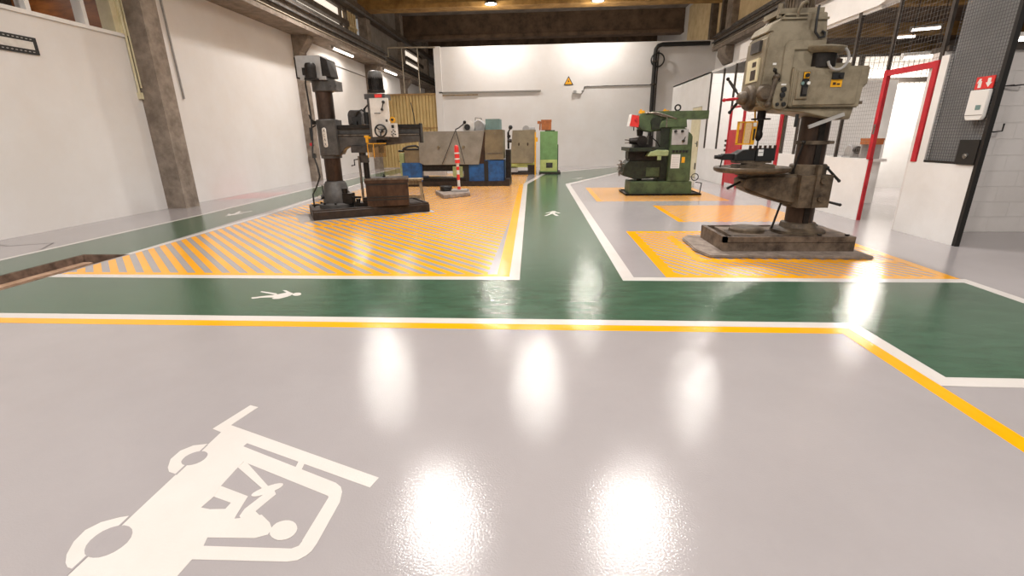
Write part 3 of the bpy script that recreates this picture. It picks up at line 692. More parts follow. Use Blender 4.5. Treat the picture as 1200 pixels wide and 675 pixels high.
    g.prism([(hx0, 1.66), (hx0+.02, 2.26), (hx0+.06, 2.31), (hx1+.08, 2.31), (hx1+.08, 1.56), (hx0+.10, 1.55), (hx0+.02, 1.60)], yf, yb, 'y', .018, seg=2)
    g.box(hx1, X(3.2), Y(5.56), Y(5.95), 1.55, 2.0, .01)
    h = g.build('gear_head', 'drill_paint', t)
    g = G(); g.prism([(X(2.47), 1.62), (X(2.47), 2.17), (X(2.50), 2.21), (X(2.87), 2.21), (X(2.87), 2.12), (X(2.57), 2.12), (X(2.57), 1.62)], yf-.022, yf+.01, 'y', .008); g.build('raised_frame', 'drill_paint', h)
    g = G(); g.box(hx0-.010, hx0+.03, Y(5.60), Y(5.82), 2.13, 2.24, .004); g.build('name_plate', 'iron', h, 'dark name plate')
    g = G(); g.box(hx0-.008, hx0+.03, Y(5.58), Y(5.86), 1.84, 2.07, .004); g.build('speed_chart', 'cream', h, 'pale speed chart plate')
    g = G(); g.box(hx0-.011, hx0+.02, Y(5.63), Y(5.72), 1.99, 2.04, .002); g.box(hx0-.011, hx0+.02, Y(5.62), Y(5.74), 1.86, 1.96, .002); g.build('chart_print', 'brown_metal', h)
    # stepped top covers
    g = G()
    g.prism([(X(2.29), 2.30), (X(2.33), 2.38), (X(2.42), 2.43), (X(2.46), 2.47), (X(2.86), 2.47), (X(2.88), 2.30)], Y(5.52), Y(5.97), 'y', .012)
    g.box(X(2.41), X(2.66), Y(5.50), Y(5.53), 2.41, 2.425, .003); g.box(X(2.44), X(2.66), Y(5.50), Y(5.53), 2.445, 2.46, .003); g.box(X(2.75), X(2.87), Y(5.50), Y(5.53), 2.40, 2.42, .003)
    g.box(X(2.40), X(2.84), Y(5.56), Y(5.93), 2.47, 2.52, .01); g.cyl((X(2.42), Y(5.6), 2.44), (X(2.42), Y(5.6), 2.57), .025, n=12)
    tc = g.build('top_cover', 'drill_paint', h)
    g = G(); g.cyl((X(2.67), 0, 2.5), (X(2.67), 0, 2.95), .125, n=28)
    for k in range(26):
        an = 2*PI*k/26; g.box(.12, .142, -.006, .006, 2.53, 2.92, 0, mtx=Matrix.Translation((X(2.67), 0, 0)) @ Matrix.Rotation(an, 4, 'Z'))
    g.cyl((X(2.67), 0, 2.92), (X(2.67), 0, 3.0), .135, n=28, bev=.02); g.build('spindle_motor', 'drill_dark', t, 'ribbed vertical motor on top')
    g = G(); g.tube([(X(2.56), Y(5.52), 2.42), (X(2.56), Y(5.49), 2.50), (X(2.58), Y(5.48), 2.545), (X(2.62), Y(5.5), 2.56), (X(2.67), Y(5.58), 2.56)], .016); g.build('conduit', 'drill_paint', tc)
    g = G(); g.tube([(X(2.74), Y(5.48), 2.52), (X(2.73), Y(5.465), 2.40), (X(2.735), Y(5.465), 2.28), (X(2.78), Y(5.46), 2.225), (X(2.83), Y(5.46), 2.235), (X(2.835), Y(5.47), 2.27), (X(2.80), Y(5.47), 2.285)], .012); g.build('cable', 'black', tc, 'black cable')
    # feed hub with pilot levers
    g = G(); g.lathe([(.0, .0), (.13, 0), (.13, .05), (.115, .07), (.07, .08), (.07, .12), (.055, .15), (0, .155)], (hx0+.01, Y(5.66), 1.68), (-1, 0, 0), n=28); hb = g.build('feed_hub', 'drill_dark', h)
    for an, L, m in ((.05, .20, 'red'), (2.0, .26, 'dark_metal'), (4.4, .17, 'dark_metal')):
        dy, dz = math.cos(an), math.sin(an); c0 = Vector((hx0-.11, Y(5.66), 1.68)); d = Vector((-.45, -dy*.8, dz*.8)).normalized()
        if m == 'red': d = Vector((-1, -.25, -.1)).normalized()
        g = G(); g.cyl(c0, c0+d*L, .010, n=10); g.cyl(c0+d*L*.35, c0+d*L*.9, .017, .014, 10); g.sph(c0+d*L, .02); g.build('feed_lever', m, hb)
    g = G(); g.cyl((X(2.33), yf, 1.72), (X(2.33), yf-.06, 1.72), .085, .07, n=24); g.cyl((X(2.36), yf-.05, 1.60), (X(2.41), yf-.05, 1.87), .022, .026, n=12); g.sph((X(2.41), yf-.05, 1.87), .034); g.sph((X(2.36), yf-.05, 1.60), .034); g.build('feed_clutch', 'drill_dark', h)
    g = G(); g.cyl((X(2.42), yf, 1.85), (X(2.42), yf-.05, 1.85), .03, n=16); g.cyl((X(2.43), yf-.045, 1.845), (X(2.38), yf-.07, 1.92), .012, n=10); g.sph((X(2.375), yf-.072, 1.925), .02); g.build('gear_lever', 'dark_metal', h, 'dark gear lever')
    # oval dial panel
    g = G(); ov = []
    for k in range(28):
        an = 2*PI*k/28; ov.append((X(2.495)+.085*math.copysign(abs(math.cos(an))**.6, math.cos(an)), 1.685+.135*math.copysign(abs(math.sin(an))**.6, math.sin(an))))
    g.prism(ov, yf-.035, yf, 'y', .006); dp = g.build('dial_panel', 'drill_paint', h)
    for (dx, dz, r) in ((.01, .06, .027), (.005, .005, .027), (.0, -.04, .010), (-.035, -.085, .017), (.03, -.085, .022)):
        g = G(); g.cyl((X(2.495)+dx, yf-.035, 1.685+dz), (X(2.495)+dx, yf-.055, 1.685+dz), r, n=18, bev=.003); g.build('knob', 'black', dp, 'black knob')
    g = G(); g.box(X(2.475), X(2.525), yf-.037, yf-.034, 1.785, 1.80, 0); g.build('small_label', 'white', dp)
    g = G(); g.box(X(2.375), X(2.41), yf-.003, yf+.005, 1.985, 2.005, 0); g.build('face_label', 'white', h)
    g = G(); g.cyl((X(2.395), yf-.006, 1.95), (X(2.395), yf+.005, 1.95), .009, n=12); g.build('key_lock', 'black', h)
    # electric cabinet
    ef = Y(5.43)
    g = G(); g.prism([(X(2.575), 1.57), (X(2.565), 1.955), (X(3.325), 1.955), (X(3.325), 1.77), (X(3.29), 1.76), (X(3.28), 1.555)], ef, Y(5.95), 'y', .012, seg=2)
    e = g.build('electric_cabinet', 'drill_paint', t)
    g = G(); g.prism([(X(2.60), 1.585), (X(2.595), 1.935), (X(3.23), 1.935), (X(3.23), 1.585)], ef-.012, ef+.01, 'y', .006); g.build('cabinet_cover', 'drill_paint', e)
    g = G(); g.prism([(X(2.42), 1.56), (X(3.26), 1.56), (X(3.24), 1.44), (X(3.08), 1.44), (X(2.75), 1.515), (X(2.50), 1.535)], Y(5.47), Y(5.92), 'y', .01); g.build('under_casting', 'drill_paint', h)
    g = G(); g.prism([(X(2.615), 1.645), (X(2.61), 1.915), (X(2.74), 1.915), (X(2.735), 1.645)], ef-.03, ef-.005, 'y', .005); cb = g.build('control_station', 'drill_paint', e)
    g = G(); g.box(X(2.655), X(2.72), ef-.034, ef-.025, 1.67, 1.905, .003); g.build('button_strip', 'black', cb)
    g = G(); g.box(X(2.66), X(2.715), ef-.038, ef-.03, 1.84, 1.90, .003); g.build('emergency_plate', 'yellow', cb, 'yellow plate round the stop button')
    g = G(); g.cyl((X(2.688), ef-.036, 1.87), (X(2.688), ef-.06, 1.87), .017, .02, 16); g.build('stop_button', 'black', cb)
    for dx, m in ((2.655, 'teal'), (2.715, 'white')):
        g = G(); g.cyl((X(dx), ef-.034, 1.795), (X(dx), ef-.052, 1.795), .016, n=14, bev=.003); g.build('push_button', m, cb)
    g = G(); g.box(X(2.665), X(2.71), ef-.05, ef-.03, 1.69, 1.755, .006); g.build('rotary_switch', 'iron', cb)
    g = G(); g.box(X(2.95), X(3.06), ef-.016, ef-.011, 1.755, 1.825, .002); wp = g.build('warning_plate', 'yellow', e, 'worn yellow plate')
    g = G(); g.box(X(2.97), X(3.0), ef-.018, ef-.0155, 1.775, 1.80, 0); g.box(X(3.01), X(3.04), ef-.018, ef-.0155, 1.775, 1.79, 0); g.build('plate_print', 'brown_metal', wp)
    g = G(); g.box(X(2.95), X(3.06), ef-.03, ef-.011, 1.83, 1.89, .004); g.cyl((X(3.03), ef-.03, 1.86), (X(3.03), ef-.045, 1.86), .02, n=12); g.build('main_switch', 'black', e)
    g = G()
    for z in (1.93, 1.62): g.box(X(3.32)-.01, X(3.32)+.02, ef+.05, ef+.09, z-.03, z, .004)
    g.build('hinge', 'drill_dark', e)
    # feed motor beside the head: dark body under a flat pale cap, with a looped hose
    mc = (X(2.88), Y(5.52))
    g = G(); g.cyl((*mc, 1.95), (*mc, 2.10), .125, n=28); g.box(X(2.60), X(2.78), Y(5.5), Y(5.6), 2.03, 2.09, .006); g.box(X(2.64), X(2.70), Y(5.5), Y(5.56), 1.95, 2.11, .006); fm = g.build('feed_motor', 'dark_metal', t, 'dark motor')
    g = G(); g.lathe([(0, 0), (.15, 0), (.18, .02), (.20, .05), (.195, .062), (.15, .07), (0, .072)], (*mc, 2.085), (.05, -.04, 1), n=32); g.build('motor_cap', 'drill_paint', fm, 'pale flat cap')
    g = G(); pts = []
    for k in range(15):
        an = PI*.62-k/14*PI*1.55; pts.append((X(2.965)+.098*math.cos(an), ef-.045, 2.02+.105*math.sin(an)))
    g.tube(pts, .013); g.build('hose', 'ltgrey', fm, 'grey looped hose')
    g = G(); g.cyl((X(2.705), Y(5.49), 1.50), (X(2.70), Y(5.48), 1.37), .017, n=10); g.build('handle', 'black', t, 'black hanging handle')
    g = G(); g.box(-.18, .18, -.012, .012, -.018, .018, .004, mtx=Matrix.Translation((X(2.99), Y(5.45), 1.43)) @ Matrix.Rotation(-.35, 4, 'Y')); g.build('brace_bar', 'ltgrey', t, 'pale diagonal bar')
    # spindle, chuck and bit
    sx = X(2.44)
    g = G(); g.cyl((sx, 0, 1.47), (sx, 0, 1.57), .045, n=20); g.cyl((sx, 0, 1.455), (sx, 0, 1.47), .10, n=24); g.cyl((sx, 0, 1.34), (sx, 0, 1.46), .034, n=20); g.cyl((sx, 0, 1.33), (sx, 0, 1.36), .025, n=20)
    sp = g.build('spindle', 'dark_metal', t)
    g = G(); g.lathe([(.0, 0), (.018, 0), (.040, .04), (.042, .075), (.03, .11), (.0, .11)], (sx, 0, 1.23), n=20); g.build('chuck', 'dark_metal', sp)
    g = G(); g.cyl((sx, 0, 1.085), (sx, 0, 1.24), .009, n=10); g.cyl((sx, 0, 1.07), (sx, 0, 1.085), .002, .009, 10); g.build('drill_bit', 'iron', sp)
    # yellow chip guard
    g = G(); g.box(X(2.17), X(2.19), -.07, -.05, 1.195, 1.43, .003); g.box(X(2.17), X(2.38), -.07, -.05, 1.425, 1.44, .003); g.box(X(2.17), X(2.36), -.07, -.05, 1.19, 1.205, .003); g.box(X(2.245), X(2.255), -.07, -.05, 1.195, 1.43, .002); g.prism([(X(2.33), 1.19), (X(2.34), 1.44), (X(2.385), 1.44), (X(2.37), 1.19)], -.075, -.03, 'y', .003)
    g.tube([(X(2.37), -.04, 1.42), (X(2.375), .0, 1.47), (X(2.37), .02, 1.58)], .010)
    gd = g.build('chip_guard', 'yellow', t, 'yellow framed chip guard')
    g = G(); g.box(X(2.185), X(2.335), -.063, -.057, 1.20, 1.43, 0); g.build('guard_window', 'guard_pane', gd)
    g = G(); g.box(X(2.345), X(2.365), -.08, -.074, 1.24, 1.36, .002); g.build('guard_latch', 'black', gd)
    g = G(); g.box(X(2.335), X(2.37), -.079, -.074, 1.385, 1.425, .001); g.build('guard_label', 'white', gd)
    return t
pillar_drill()
# bench vise on the drill table
VT = .938
t = thing('machine_vise', 'black machine vise with toothed jaw on the round drill table', 'vise', (2.42, 5.74, VT))
g = G(); g.box(-.20, .20, -.12, .12, 0, .035, .006); g.cyl((-.0, 0, .03), (0, 0, .055), .13, n=24); g.box(-.22, .17, -.085, .085, .05, .08, .006); g.build('vise_base', 'drill_dark', t)
g = G(); g.box(-.02, .19, -.10, .10, .075, .21, .012, seg=2); g.build('fixed_jaw', 'black', t)
g = G()
g.box(-.10, .19, -.095, -.075, .195, .213, .002)
for k in range(6): g.box(-.10+k*.054, -.076+k*.054, -.095, -.075, .21, .243, .002)
g.build('jaw_teeth', 'brown_metal', t, 'row of brown teeth')
g = G(); g.prism([(-.24, .075), (-.24, .15), (-.16, .195), (-.02, .205), (-.02, .075)], -.09, .09, 'y', .008); g.build('moving_jaw', 'black', t)
g = G(); g.cyl((-.40, 0, .12), (-.22, 0, .12), .028, n=16); g.cyl((-.44, 0, .12), (-.40, 0, .12), .022, n=12); g.box(-.36, -.22, -.04, .04, .085, .155, .008); sc = g.build('vise_screw', 'black', t)
g = G(); g.cyl((-.36, -.03, .13), (-.385, -.06, .005), .008, n=8); g.sph((-.36, -.03, .13), .013); g.build('screw_handle', 'dark_metal', sc)
g = G(); g.box(.0, .055, -.104, -.0995, .13, .20, .001); g.build('paper_tag', 'white', t, 'small white tag'); g = G(); g.box(.005, .05, -.1055, -.1035, .165, .17, 0); g.build('tag_print', 'black', t)

# ------------------------------------------------------------------ radial drill (left)
t = thing('radial_drill', 'dark grey radial arm drilling machine with white control head at the left', 'drilling machine', (-3.73, 8.32, 0))
ox, oy = -3.73, 8.32
def X(v): return v-ox
def Y(v): return v-oy
fl = Vector((-3.877, 7.639)); d1 = Vector((.868, .497)); d2 = Vector((-.497, .868))
def BP(u, v): p_ = fl+d1*u+d2*v; return (X(p_.x), Y(p_.y))
g = G(); g.prism([BP(-.0, 0), BP(2.03, 0), BP(2.03, .9), BP(0, .9)], 0, .15, bev=.012)
g.prism([BP(.01, .01), BP(2.02, .01), BP(2.02, .05), BP(.01, .05)], .14, .175, bev=.004); g.prism([BP(.01, .85), BP(2.02, .85), BP(2.02, .89), BP(.01, .89)], .14, .175, bev=.004); g.prism([BP(.0, .05), BP(.05, .05), BP(.05, .85), BP(0, .85)], .14, .175, bev=.004); g.prism([BP(1.97, .05), BP(2.02, .05), BP(2.02, .85), BP(1.97, .85)], .14, .172, bev=.004)
g.prism([BP(.95, .12), BP(1.9, .12), BP(1.9, .8), BP(.95, .8)], .14, .172, bev=.004)
b = g.build('base', 'radial_base', t)
for v in (.2, .46, .72):
    g = G(); g.prism([BP(1.0, v-.015), BP(1.9, v-.015), BP(1.9, v+.015), BP(1.0, v+.015)], .172, .174); g.build('base_slot', 'black', b)
g = G(); g.lathe([(.31, .15), (.31, .21), (.27, .22), (.235, .235), (.235, .40), (.215, .43), (.195, .55), (.165, .60), (.14, .61)], (0, 0, 0), n=36); fo = g.build('column_foot', 'radial_paint', t)
for k in range(8):
    an = 2*PI*k/8+.3; g = G(); g.cyl((.275*math.cos(an), .275*math.sin(an), .2), (.275*math.cos(an), .275*math.sin(an), .245), .02, n=6); g.build('foot_bolt', 'dark_metal', fo)
g = G(); g.cyl((-.19, -.14, .34), (-.22, -.20, .34), .04, n=18); g.cyl((-.19, -.12, .3), (-.19, -.12, .55), .010, n=8); ga = g.build('oil_gauge', 'iron', fo)
g = G(); g.cyl((-.22, -.20, .34), (-.223, -.206, .34), .033, n=18); g.build('gauge_face', 'white', ga, 'white round gauge face')
g = G(); g.box(.16, .34, -.16, .0, .22, .40, .02); g.cyl((.2, -.1, .4), (.2, -.1, .48), .05, n=14); g.cyl((.3, -.12, .33), (.5, -.14, .33), .02, n=10); g.build('clamp_unit', 'dark_metal', fo)
g = G(); g.cyl((0, 0, .6), (0, 0, 2.12), .14, n=36); col = g.build('column', 'brown_metal', t)
g = G(); g.cyl((0, 0, 1.04), (0, 0, 1.64), .185, n=36, bev=.012); g.box(.02, .21, -.19, .1, 1.06, 1.63, .02); g.cyl((0, 0, 1.0), (0, 0, 1.05), .175, n=32)
sl = g.build('column_sleeve', 'radial_paint', t)
g = G(); st = []
for k in range(24):
    an = 2*PI*k/24; st.append((.01+.035*math.cos(an), 1.345+.035*math.sin(an)+(.125 if math.sin(an) > 0 else -.125)))
g.prism(st, -.205, -.17, 'y', .003); pl = g.build('maker_plate', 'white_panel', sl, 'white upright maker plate with rounded ends')
def strokes(L, c, w, h, y, th=.006):
    g = G()
    for (a, b_) in L:
        p0 = Vector((c[0]+a[0]*w, y, c[1]+a[1]*h)); p1 = Vector((c[0]+b_[0]*w, y, c[1]+b_[1]*h)); g.cyl(p0, p1, th*.5, n=6)
    return g
LET = {'A': [((-.5, -.5), (0, .5)), ((0, .5), (.5, -.5)), ((-.25, -.05), (.25, -.05))], 'C': [((.45, .4), (-.1, .5)), ((-.1, .5), (-.5, .2)), ((-.5, .2), (-.5, -.2)), ((-.5, -.2), (-.1, -.5)), ((-.1, -.5), (.45, -.4))], 'X': [((-.5, -.5), (.5, .5)), ((-.5, .5), (.5, -.5))]}
for i, ch in enumerate('ACAX'): strokes(LET[ch], (.01, 1.455-i*.073), .030, .044, -.206).build('plate_letter', 'iron', pl)
g = G(); g.box(-.19, -.25, -.06, .02, 1.56, 1.62, .01); g.tube([(-.2, -.05, 1.6), (-.26, -.08, 1.66), (-.27, -.08, 1.72)], .012); g.tube([(-.2, -.03, 1.55), (-.28, -.08, 1.50)], .012); g.build('sleeve_lever', 'dark_metal', sl)
# column cap, gear cabinet, lifting motor
g = G(); g.cyl((0, 0, 2.08), (0, 0, 2.25), .175, n=32, bev=.01); g.box(.08, .28, -.14, .14, 2.09, 2.24, .02); g.cyl((.28, -.14, 2.16), (.28, -.16, 2.16), .02, n=10); g.cyl((.18, -.14, 2.17), (.18, -.155, 2.17), .02, n=12); cap = g.build('column_cap', 'radial_paint', t)
g = G(); g.box(-.33, .08, -.17, .12, 2.30, 2.62, .015); g.box(-.28, .15, -.2, .2, 2.25, 2.305, .008)
cabi = g.build('gear_cabinet', 'ltgrey', t, 'light grey sheet cabinet on top of the column')
g = G(); g.prism([(.08, 2.29), (.08, 2.61), (.20, 2.56), (.23, 2.29)], -.165, .15, 'y', .01); g.build('cabinet_side', 'dark_metal', cabi, 'dark brown end cover'); g = G(); g.box(-.36, -.33, -.16, .12, 2.28, 2.6, .006); g.build('cabinet_back', 'dark_metal', cabi)
g = G(); g.cyl((-.05, -.27, 2.27), (-.05, -.27, 2.42), .085, n=22); g.lathe([(.088, 0), (.088, .04), (.07, .07), (0, .075)], (-.05, -.27, 2.42), n=22); g.box(-.14, .04, -.34, -.15, 2.235, 2.27, .005); g.box(-.17, -.12, -.32, -.26, 2.31, 2.42, .005); g.build('lifting_motor', 'dark_metal', cabi)
# arm (swung slightly)
ang = math.radians(6)
AR = Matrix.Rotation(ang, 4, 'Z')
g = G()
g.prism([(.15, 1.07), (.21, 1.06), (.26, 1.14), (.34, 1.19), (.46, 1.20), (.60, 1.19), (.78, 1.17), (1.0, 1.205), (1.60, 1.26), (1.60, 1.40), (.2, 1.40)], -.13, .11, 'y', .012, mtx=AR)
g.box(.12, 1.60, -.10, .10, 1.36, 1.50, .008, mtx=AR)
arm = g.build('radial_arm', 'radial_paint', t)
g = G(); g.box(.15, 1.60, -.15, -.08, 1.49, 1.545, .006, mtx=AR); g.box(.15, 1.60, -.15, -.09, 1.365, 1.40, .006, mtx=AR); g.box(1.585, 1.615, -.14, .11, 1.24, 1.56, .006, mtx=AR); g.build('slideway', 'dark_metal', arm, 'dark oily slideways')
g = G(); g.box(.18, 1.58, -.156, -.15, 1.37, 1.39, .002, mtx=AR); g.build('slideway_edge', 'machined', arm)
g = G(); g.tube([AR @ Vector((1.50, 0, 1.545)), AR @ Vector((1.49, 0, 1.7)), AR @ Vector((1.455, 0, 1.90))], .008); g.build('aerial_rod', 'black', arm, 'thin black upright rod')
g = G(); g.prism([(.36, 1.55), (.36, 1.73), (.40, 1.79), (.57, 1.79), (.60, 1.74), (.60, 1.55)], -.02, .16, 'y', .015, mtx=AR); am = g.build('arm_motor', 'iron', arm)
g = G(); g.box(.44, .60, -.07, -.02, 1.60, 1.68, .01, mtx=AR); g.box(.46, .52, -.08, -.02, 1.55, 1.62, .008, mtx=AR); g.box(.55, .60, -.08, -.02, 1.55, 1.62, .008, mtx=AR); g.build('junction_box', 'black', am)
g = G(); g.tube([AR @ Vector(p_) for p_ in ((.5, -.05, 1.68), (.55, -.06, 1.76), (.62, -.05, 1.79), (.70, -.05, 1.72), (.72, -.05, 1.6))], .016); g.tube([AR @ Vector(p_) for p_ in ((.66, -.02, 1.56), (.66, -.03, 1.80), (.72, -.04, 1.86), (.78, -.03, 1.78), (.78, -.02, 1.6))], .02); g.cyl(AR @ Vector((.70, -.05, 1.55)), AR @ Vector((.70, -.05, 1.75)), .045, n=14); g.build('hoses', 'black', am, 'bundle of black hoses')
# drill head on the arm
HX0, HX1, HY0 = X(-2.865), X(-2.56), Y(8.08)
HF = HY0+.02
g = G(); g.box(HX0-.05, HX1-.10, HF, HF+.34, 1.30, 1.96, .02); g.box(HX0-.10, HX1-.06, HF+.03, HF+.34, 1.94, 2.02, .015); hd = g.build('drill_head', 'radial_paint', t)
g = G(); g.box(HX0, HX1, HF-.03, HF+.02, 1.345, 1.95, .006); fp = g.build('control_panel', 'white_panel', hd, 'white control panel')
g = G(); g.box(HX1+.0, HX1+.12, HF-.035, HF+.02, 1.34, 1.555, .006); pb = g.build('button_panel', 'white_panel', hd)
g = G(); g.box(HX1+.03, HX1+.075, HF-.04, HF-.034, 1.48, 1.53, .002); g.build('display', 'black', pb)
for dx, dz in ((.03, .42), (.06, .45), (.085, .425), (.03, .375), (.06, .39), (.09, .38), (.045, .355)):
    g = G(); g.cyl((HX1+dx, HF-.035, 1+dz), (HX1+dx, HF-.05, 1+dz), .010, n=10); g.build('push_button', 'black', pb)
g = G(); g.cyl((HX1+.06, HF-.03, 1.61), (HX1+.06, HF-.045, 1.61), .05, n=20); ys = g.build('stop_plate', 'yellow', hd, 'yellow stop button surround')
g = G(); g.cyl((HX1+.06, HF-.045, 1.61), (HX1+.06, HF-.075, 1.61), .02, n=14); g.build('stop_button', 'black', ys)
wc = Vector((X(-2.70), HF-.09, 1.44))
g = G(); g.ring(wc, (0, 1, 0), .095, .014, 28, 8); g.cyl(wc+Vector((0, .07, 0)), wc-Vector((0, .02, 0)), .03, n=16); 
for an in (.4, 2.5, 4.6): g.cyl(wc, wc+Vector((.09*math.cos(an), 0, .09*math.sin(an))), .012, n=8)
hw = g.build('handwheel', 'black', hd, 'black three-spoke handwheel')
g = G(); g.cyl(wc-Vector((0, .02, 0)), wc-Vector((0, .04, 0)), .02, n=14); g.build('wheel_hub', 'chrome', hw)
g = G(); g.cyl((X(-2.66), HF-.03, 1.77), (X(-2.66), HF-.07, 1.77), .018, n=12); g.cyl((X(-2.66), HF-.06, 1.76), (X(-2.625), HF-.07, 1.87), .009, n=8); g.sph((X(-2.62), HF-.07, 1.885), .026); g.build('gear_lever', 'black', hd)
g = G(); g.box(X(-2.80), X(-2.69), HF-.034, HF-.029, 1.71, 1.72, 0); g.box(X(-2.62), X(-2.585), HF-.034, HF-.029, 1.58, 1.62, 0)
for dx in (-2.79, -2.755, -2.72): g.cyl((X(dx), HF-.03, 1.715), (X(dx), HF-.036, 1.715), .009, n=8)
g.build('panel_marks', 'iron', fp, 'small dark panel marks')
g = G(); g.box(X(-2.78), X(-2.665), HF-.0, HF+.03, 1.955, 2.01, .003); g.build('red_plate', 'red_plastic', hd, 'small red plate')
g = G(); mx, my = X(-2.795), HF+.16
g.cyl((mx, my, 2.05), (mx, my, 2.09), .14, n=24)
g.cyl((mx, my, 2.09), (mx, my, 2.30), .112, n=24); 
for k in range(22): g.box(.108, .124, -.005, .005, 2.1, 2.28, 0, mtx=Matrix.Translation((mx, my, 0)) @ Matrix.Rotation(2*PI*k/22, 4, 'Z'))
hm = g.build('head_motor', 'dark_metal', hd, 'dark ribbed motor on the head')
g = G(); g.lathe([(.12, 0), (.122, .06), (.10, .11), (.05, .125), (0, .125)], (mx, my, 2.26), n=24); g.build('motor_cap', 'radial_paint', hm)
g = G(); sx_, sy_ = X(-2.80), HF+.14; g.cyl((sx_, sy_, 1.20), (sx_, sy_, 1.31), .07, n=20); g.cyl((sx_, sy_, 1.08), (sx_, sy_, 1.2), .045, n=20); g.build('spindle', 'dark_metal', hd)
g = G(); g.box(X(-2.985), X(-2.945), HF-.06, HF-.03, 1.25, 1.36, .004); g.cyl((X(-2.965), HF-.03, 1.33), (X(-2.9), HF+.05, 1.33), .02, n=10); g.box(X(-3.0), X(-2.93), HF-.07, HF-.03, 1.335, 1.37, .004)
g.box(X(-2.975), X(-2.645), HF-.05, HF-.04, 1.232, 1.245, .002); g.box(X(-2.975), X(-2.962), HF-.05, HF-.04, 1.005, 1.245, .002); g.box(X(-2.87), X(-2.86), HF-.05, HF-.04, 1.0, 1.245, .002)
cg = g.build('chip_guard', 'yellow', hd, 'yellow framed chip guard')
g = G(); g.box(X(-2.95), X(-2.66), HF-.047, HF-.043, 1.02, 1.23, 0); g.build('guard_window', 'guard_pane', cg)
# swivel prop under the arm
g = G(); g.box(X(-3.32), X(-3.02), -.12, .10, 1.09, 1.20, .02); g.cyl((X(-3.17), 0, .93), (X(-3.17), 0, 1.10), .06, n=18); g.box(X(-3.21), X(-3.08), -.07, .05, .92, 1.04, .01); pp = g.build('prop_bracket', 'iron', t)
g = G(); g.cyl((X(-3.125), 0, .2), (X(-3.125), 0, .95), .05, n=18); g.build('prop_post', 'dark_metal', pp)
g = G(); g.box(X(-3.225), X(-3.195), -.10, -.06, .2, 1.03, .003); g.build('prop_bar', 'machined', pp, 'bright flat bar')
g = G(); g.tube([(X(-3.21), -.05, .98), (X(-3.30), -.08, .97), (X(-3.30), -.08, .88), (X(-3.36), -.08, .87)], .011); g.build('crank', 'black', pp)
g = G(); g.box(X(-3.36), X(-3.05), -.16, .1, .17, .23, .01); g.box(X(-3.2), X(-3.08), -.12, .04, .23, .32, .01); g.cyl((X(-3.3), -.1, .22), (X(-3.3), -.1, .30), .04, n=10); g.build('prop_foot', 'dark_metal', pp)
# supply cable from cap to base
g = G(); g.tube([(-.14, -.27, 2.32), (-.2, -.2, 2.2), (-.20, -.18, 2.0), (-.20, -.16, 1.7), (-.22, -.18, 1.3), (-.23, -.22, 1.1), (-.16, -.25, .85), (-.14, -.26, .70), (-.22, -.28, .52), (-.31, -.26, .40), (-.32, -.25, .17)], .014); g.build('supply_cable', 'black', t, 'black hanging supply cable')
# slotted box table resting on the base
t = thing('box_table', 'brown slotted cast box table standing on the radial drill base', 'work table', (-2.80, 8.40, .172), math.radians(15))
g = G(); g.box(-.36, .36, -.20, .20, .0, .46, .008); g.box(-.375, .375, -.215, .215, .40, .485, .006); bt = g.build('box_body', 'brown_metal', t)
for z in (.365, .10, .145):
    g = G(); g.box(-.36, .36, -.2045, -.196, z, z+.025, .002); g.build('t_slot', 'black', bt)
for y in (-.11, 0, .11):
    g = G(); g.box(-.37, .37, y-.012, y+.012, .482, .487, 0); g.build('t_slot', 'black', bt)
g = G(); g.box(-.376, .376, -.217, -.213, .455, .483, .001); g.build('worn_edge', 'machined', bt, 'bright worn top edge')
g = G(); g.cyl((-.05, .05, .48), (-.05, .05, .54), .012, n=8); g.cyl((-.05, .05, .485), (-.05, .05, .505), .03, n=6); g.build('clamp_bolt', 'dark_metal', t)
# stool
t = thing('wooden_stool', 'small worn wooden stool behind the radial drill base', 'stool', (-2.66, 9.62, 0), .15)
g = G(); g.box(-.19, .19, -.14, .14, .50, .535, .008); g.build('seat', 'wood', t)
for sx_ in (-1, 1):
    for sy_ in (-1, 1):
        g = G(); b_ = bmesh.new()
        g.prism([(-.02, -.02), (.02, -.02), (.02, .02), (-.02, .02)], 0, .505, bev=.003, mtx=Matrix(((1, 0, -sx_*.10, sx_*.185), (0, 1, -sy_*.06, sy_*.125), (0, 0, 1, 0), (0, 0, 0, 1)))); b_.free()
        g.build('leg', 'wood', t)
for sy_ in (-1, 1):
    g = G(); g.box(-.14, .14, sy_*.10-.012, sy_*.10+.012, .42, .50, .003); g.build('apron', 'wood', t)
    g = G(); g.box(-.165, .165, sy_*.117-.012, sy_*.117+.012, .14, .18, .003); g.build('stretcher', 'wood', t)
for sx_ in (-1, 1):
    g = G(); g.box(sx_*.165-.012, sx_*.165+.012, -.11, .11, .20, .235, .003); g.build('stretcher', 'wood', t)

# ------------------------------------------------------------------ milling machine
t = thing('milling_machine', 'dark green milling machine with long overarm in front of the back wall', 'milling machine', (2.75, 11.4, 0))
ox, oy = 2.75, 11.4
K = .978
def XM(v): return v*K-ox
def ZM(v): return 1.3+(v-1.3)*K
yf, yb = -.34, .34
g = G(); g.box(XM(1.93), XM(3.66), -.44, .55, 0, .02, .003); g.box(XM(1.93), XM(3.66), -.44, -.42, .0, .045, .003); g.box(XM(1.93), XM(1.95), -.44, .55, 0, .045, .003); g.box(XM(3.64), XM(3.66), -.44, .55, 0, .045, .003); g.box(XM(1.93), XM(3.66), .53, .55, 0, .045, .003); dt = g.build('drip_tray', 'dark_metal', t, 'thin dark drip tray')
g = G(); g.tube([(XM(3.63), -.40, .04), (XM(3.66), -.38, .27)], .012); g.tube([(XM(3.66), -.38, .27), (XM(3.52), -.36, .29)], .01); g.build('tray_pipe', 'black', dt)
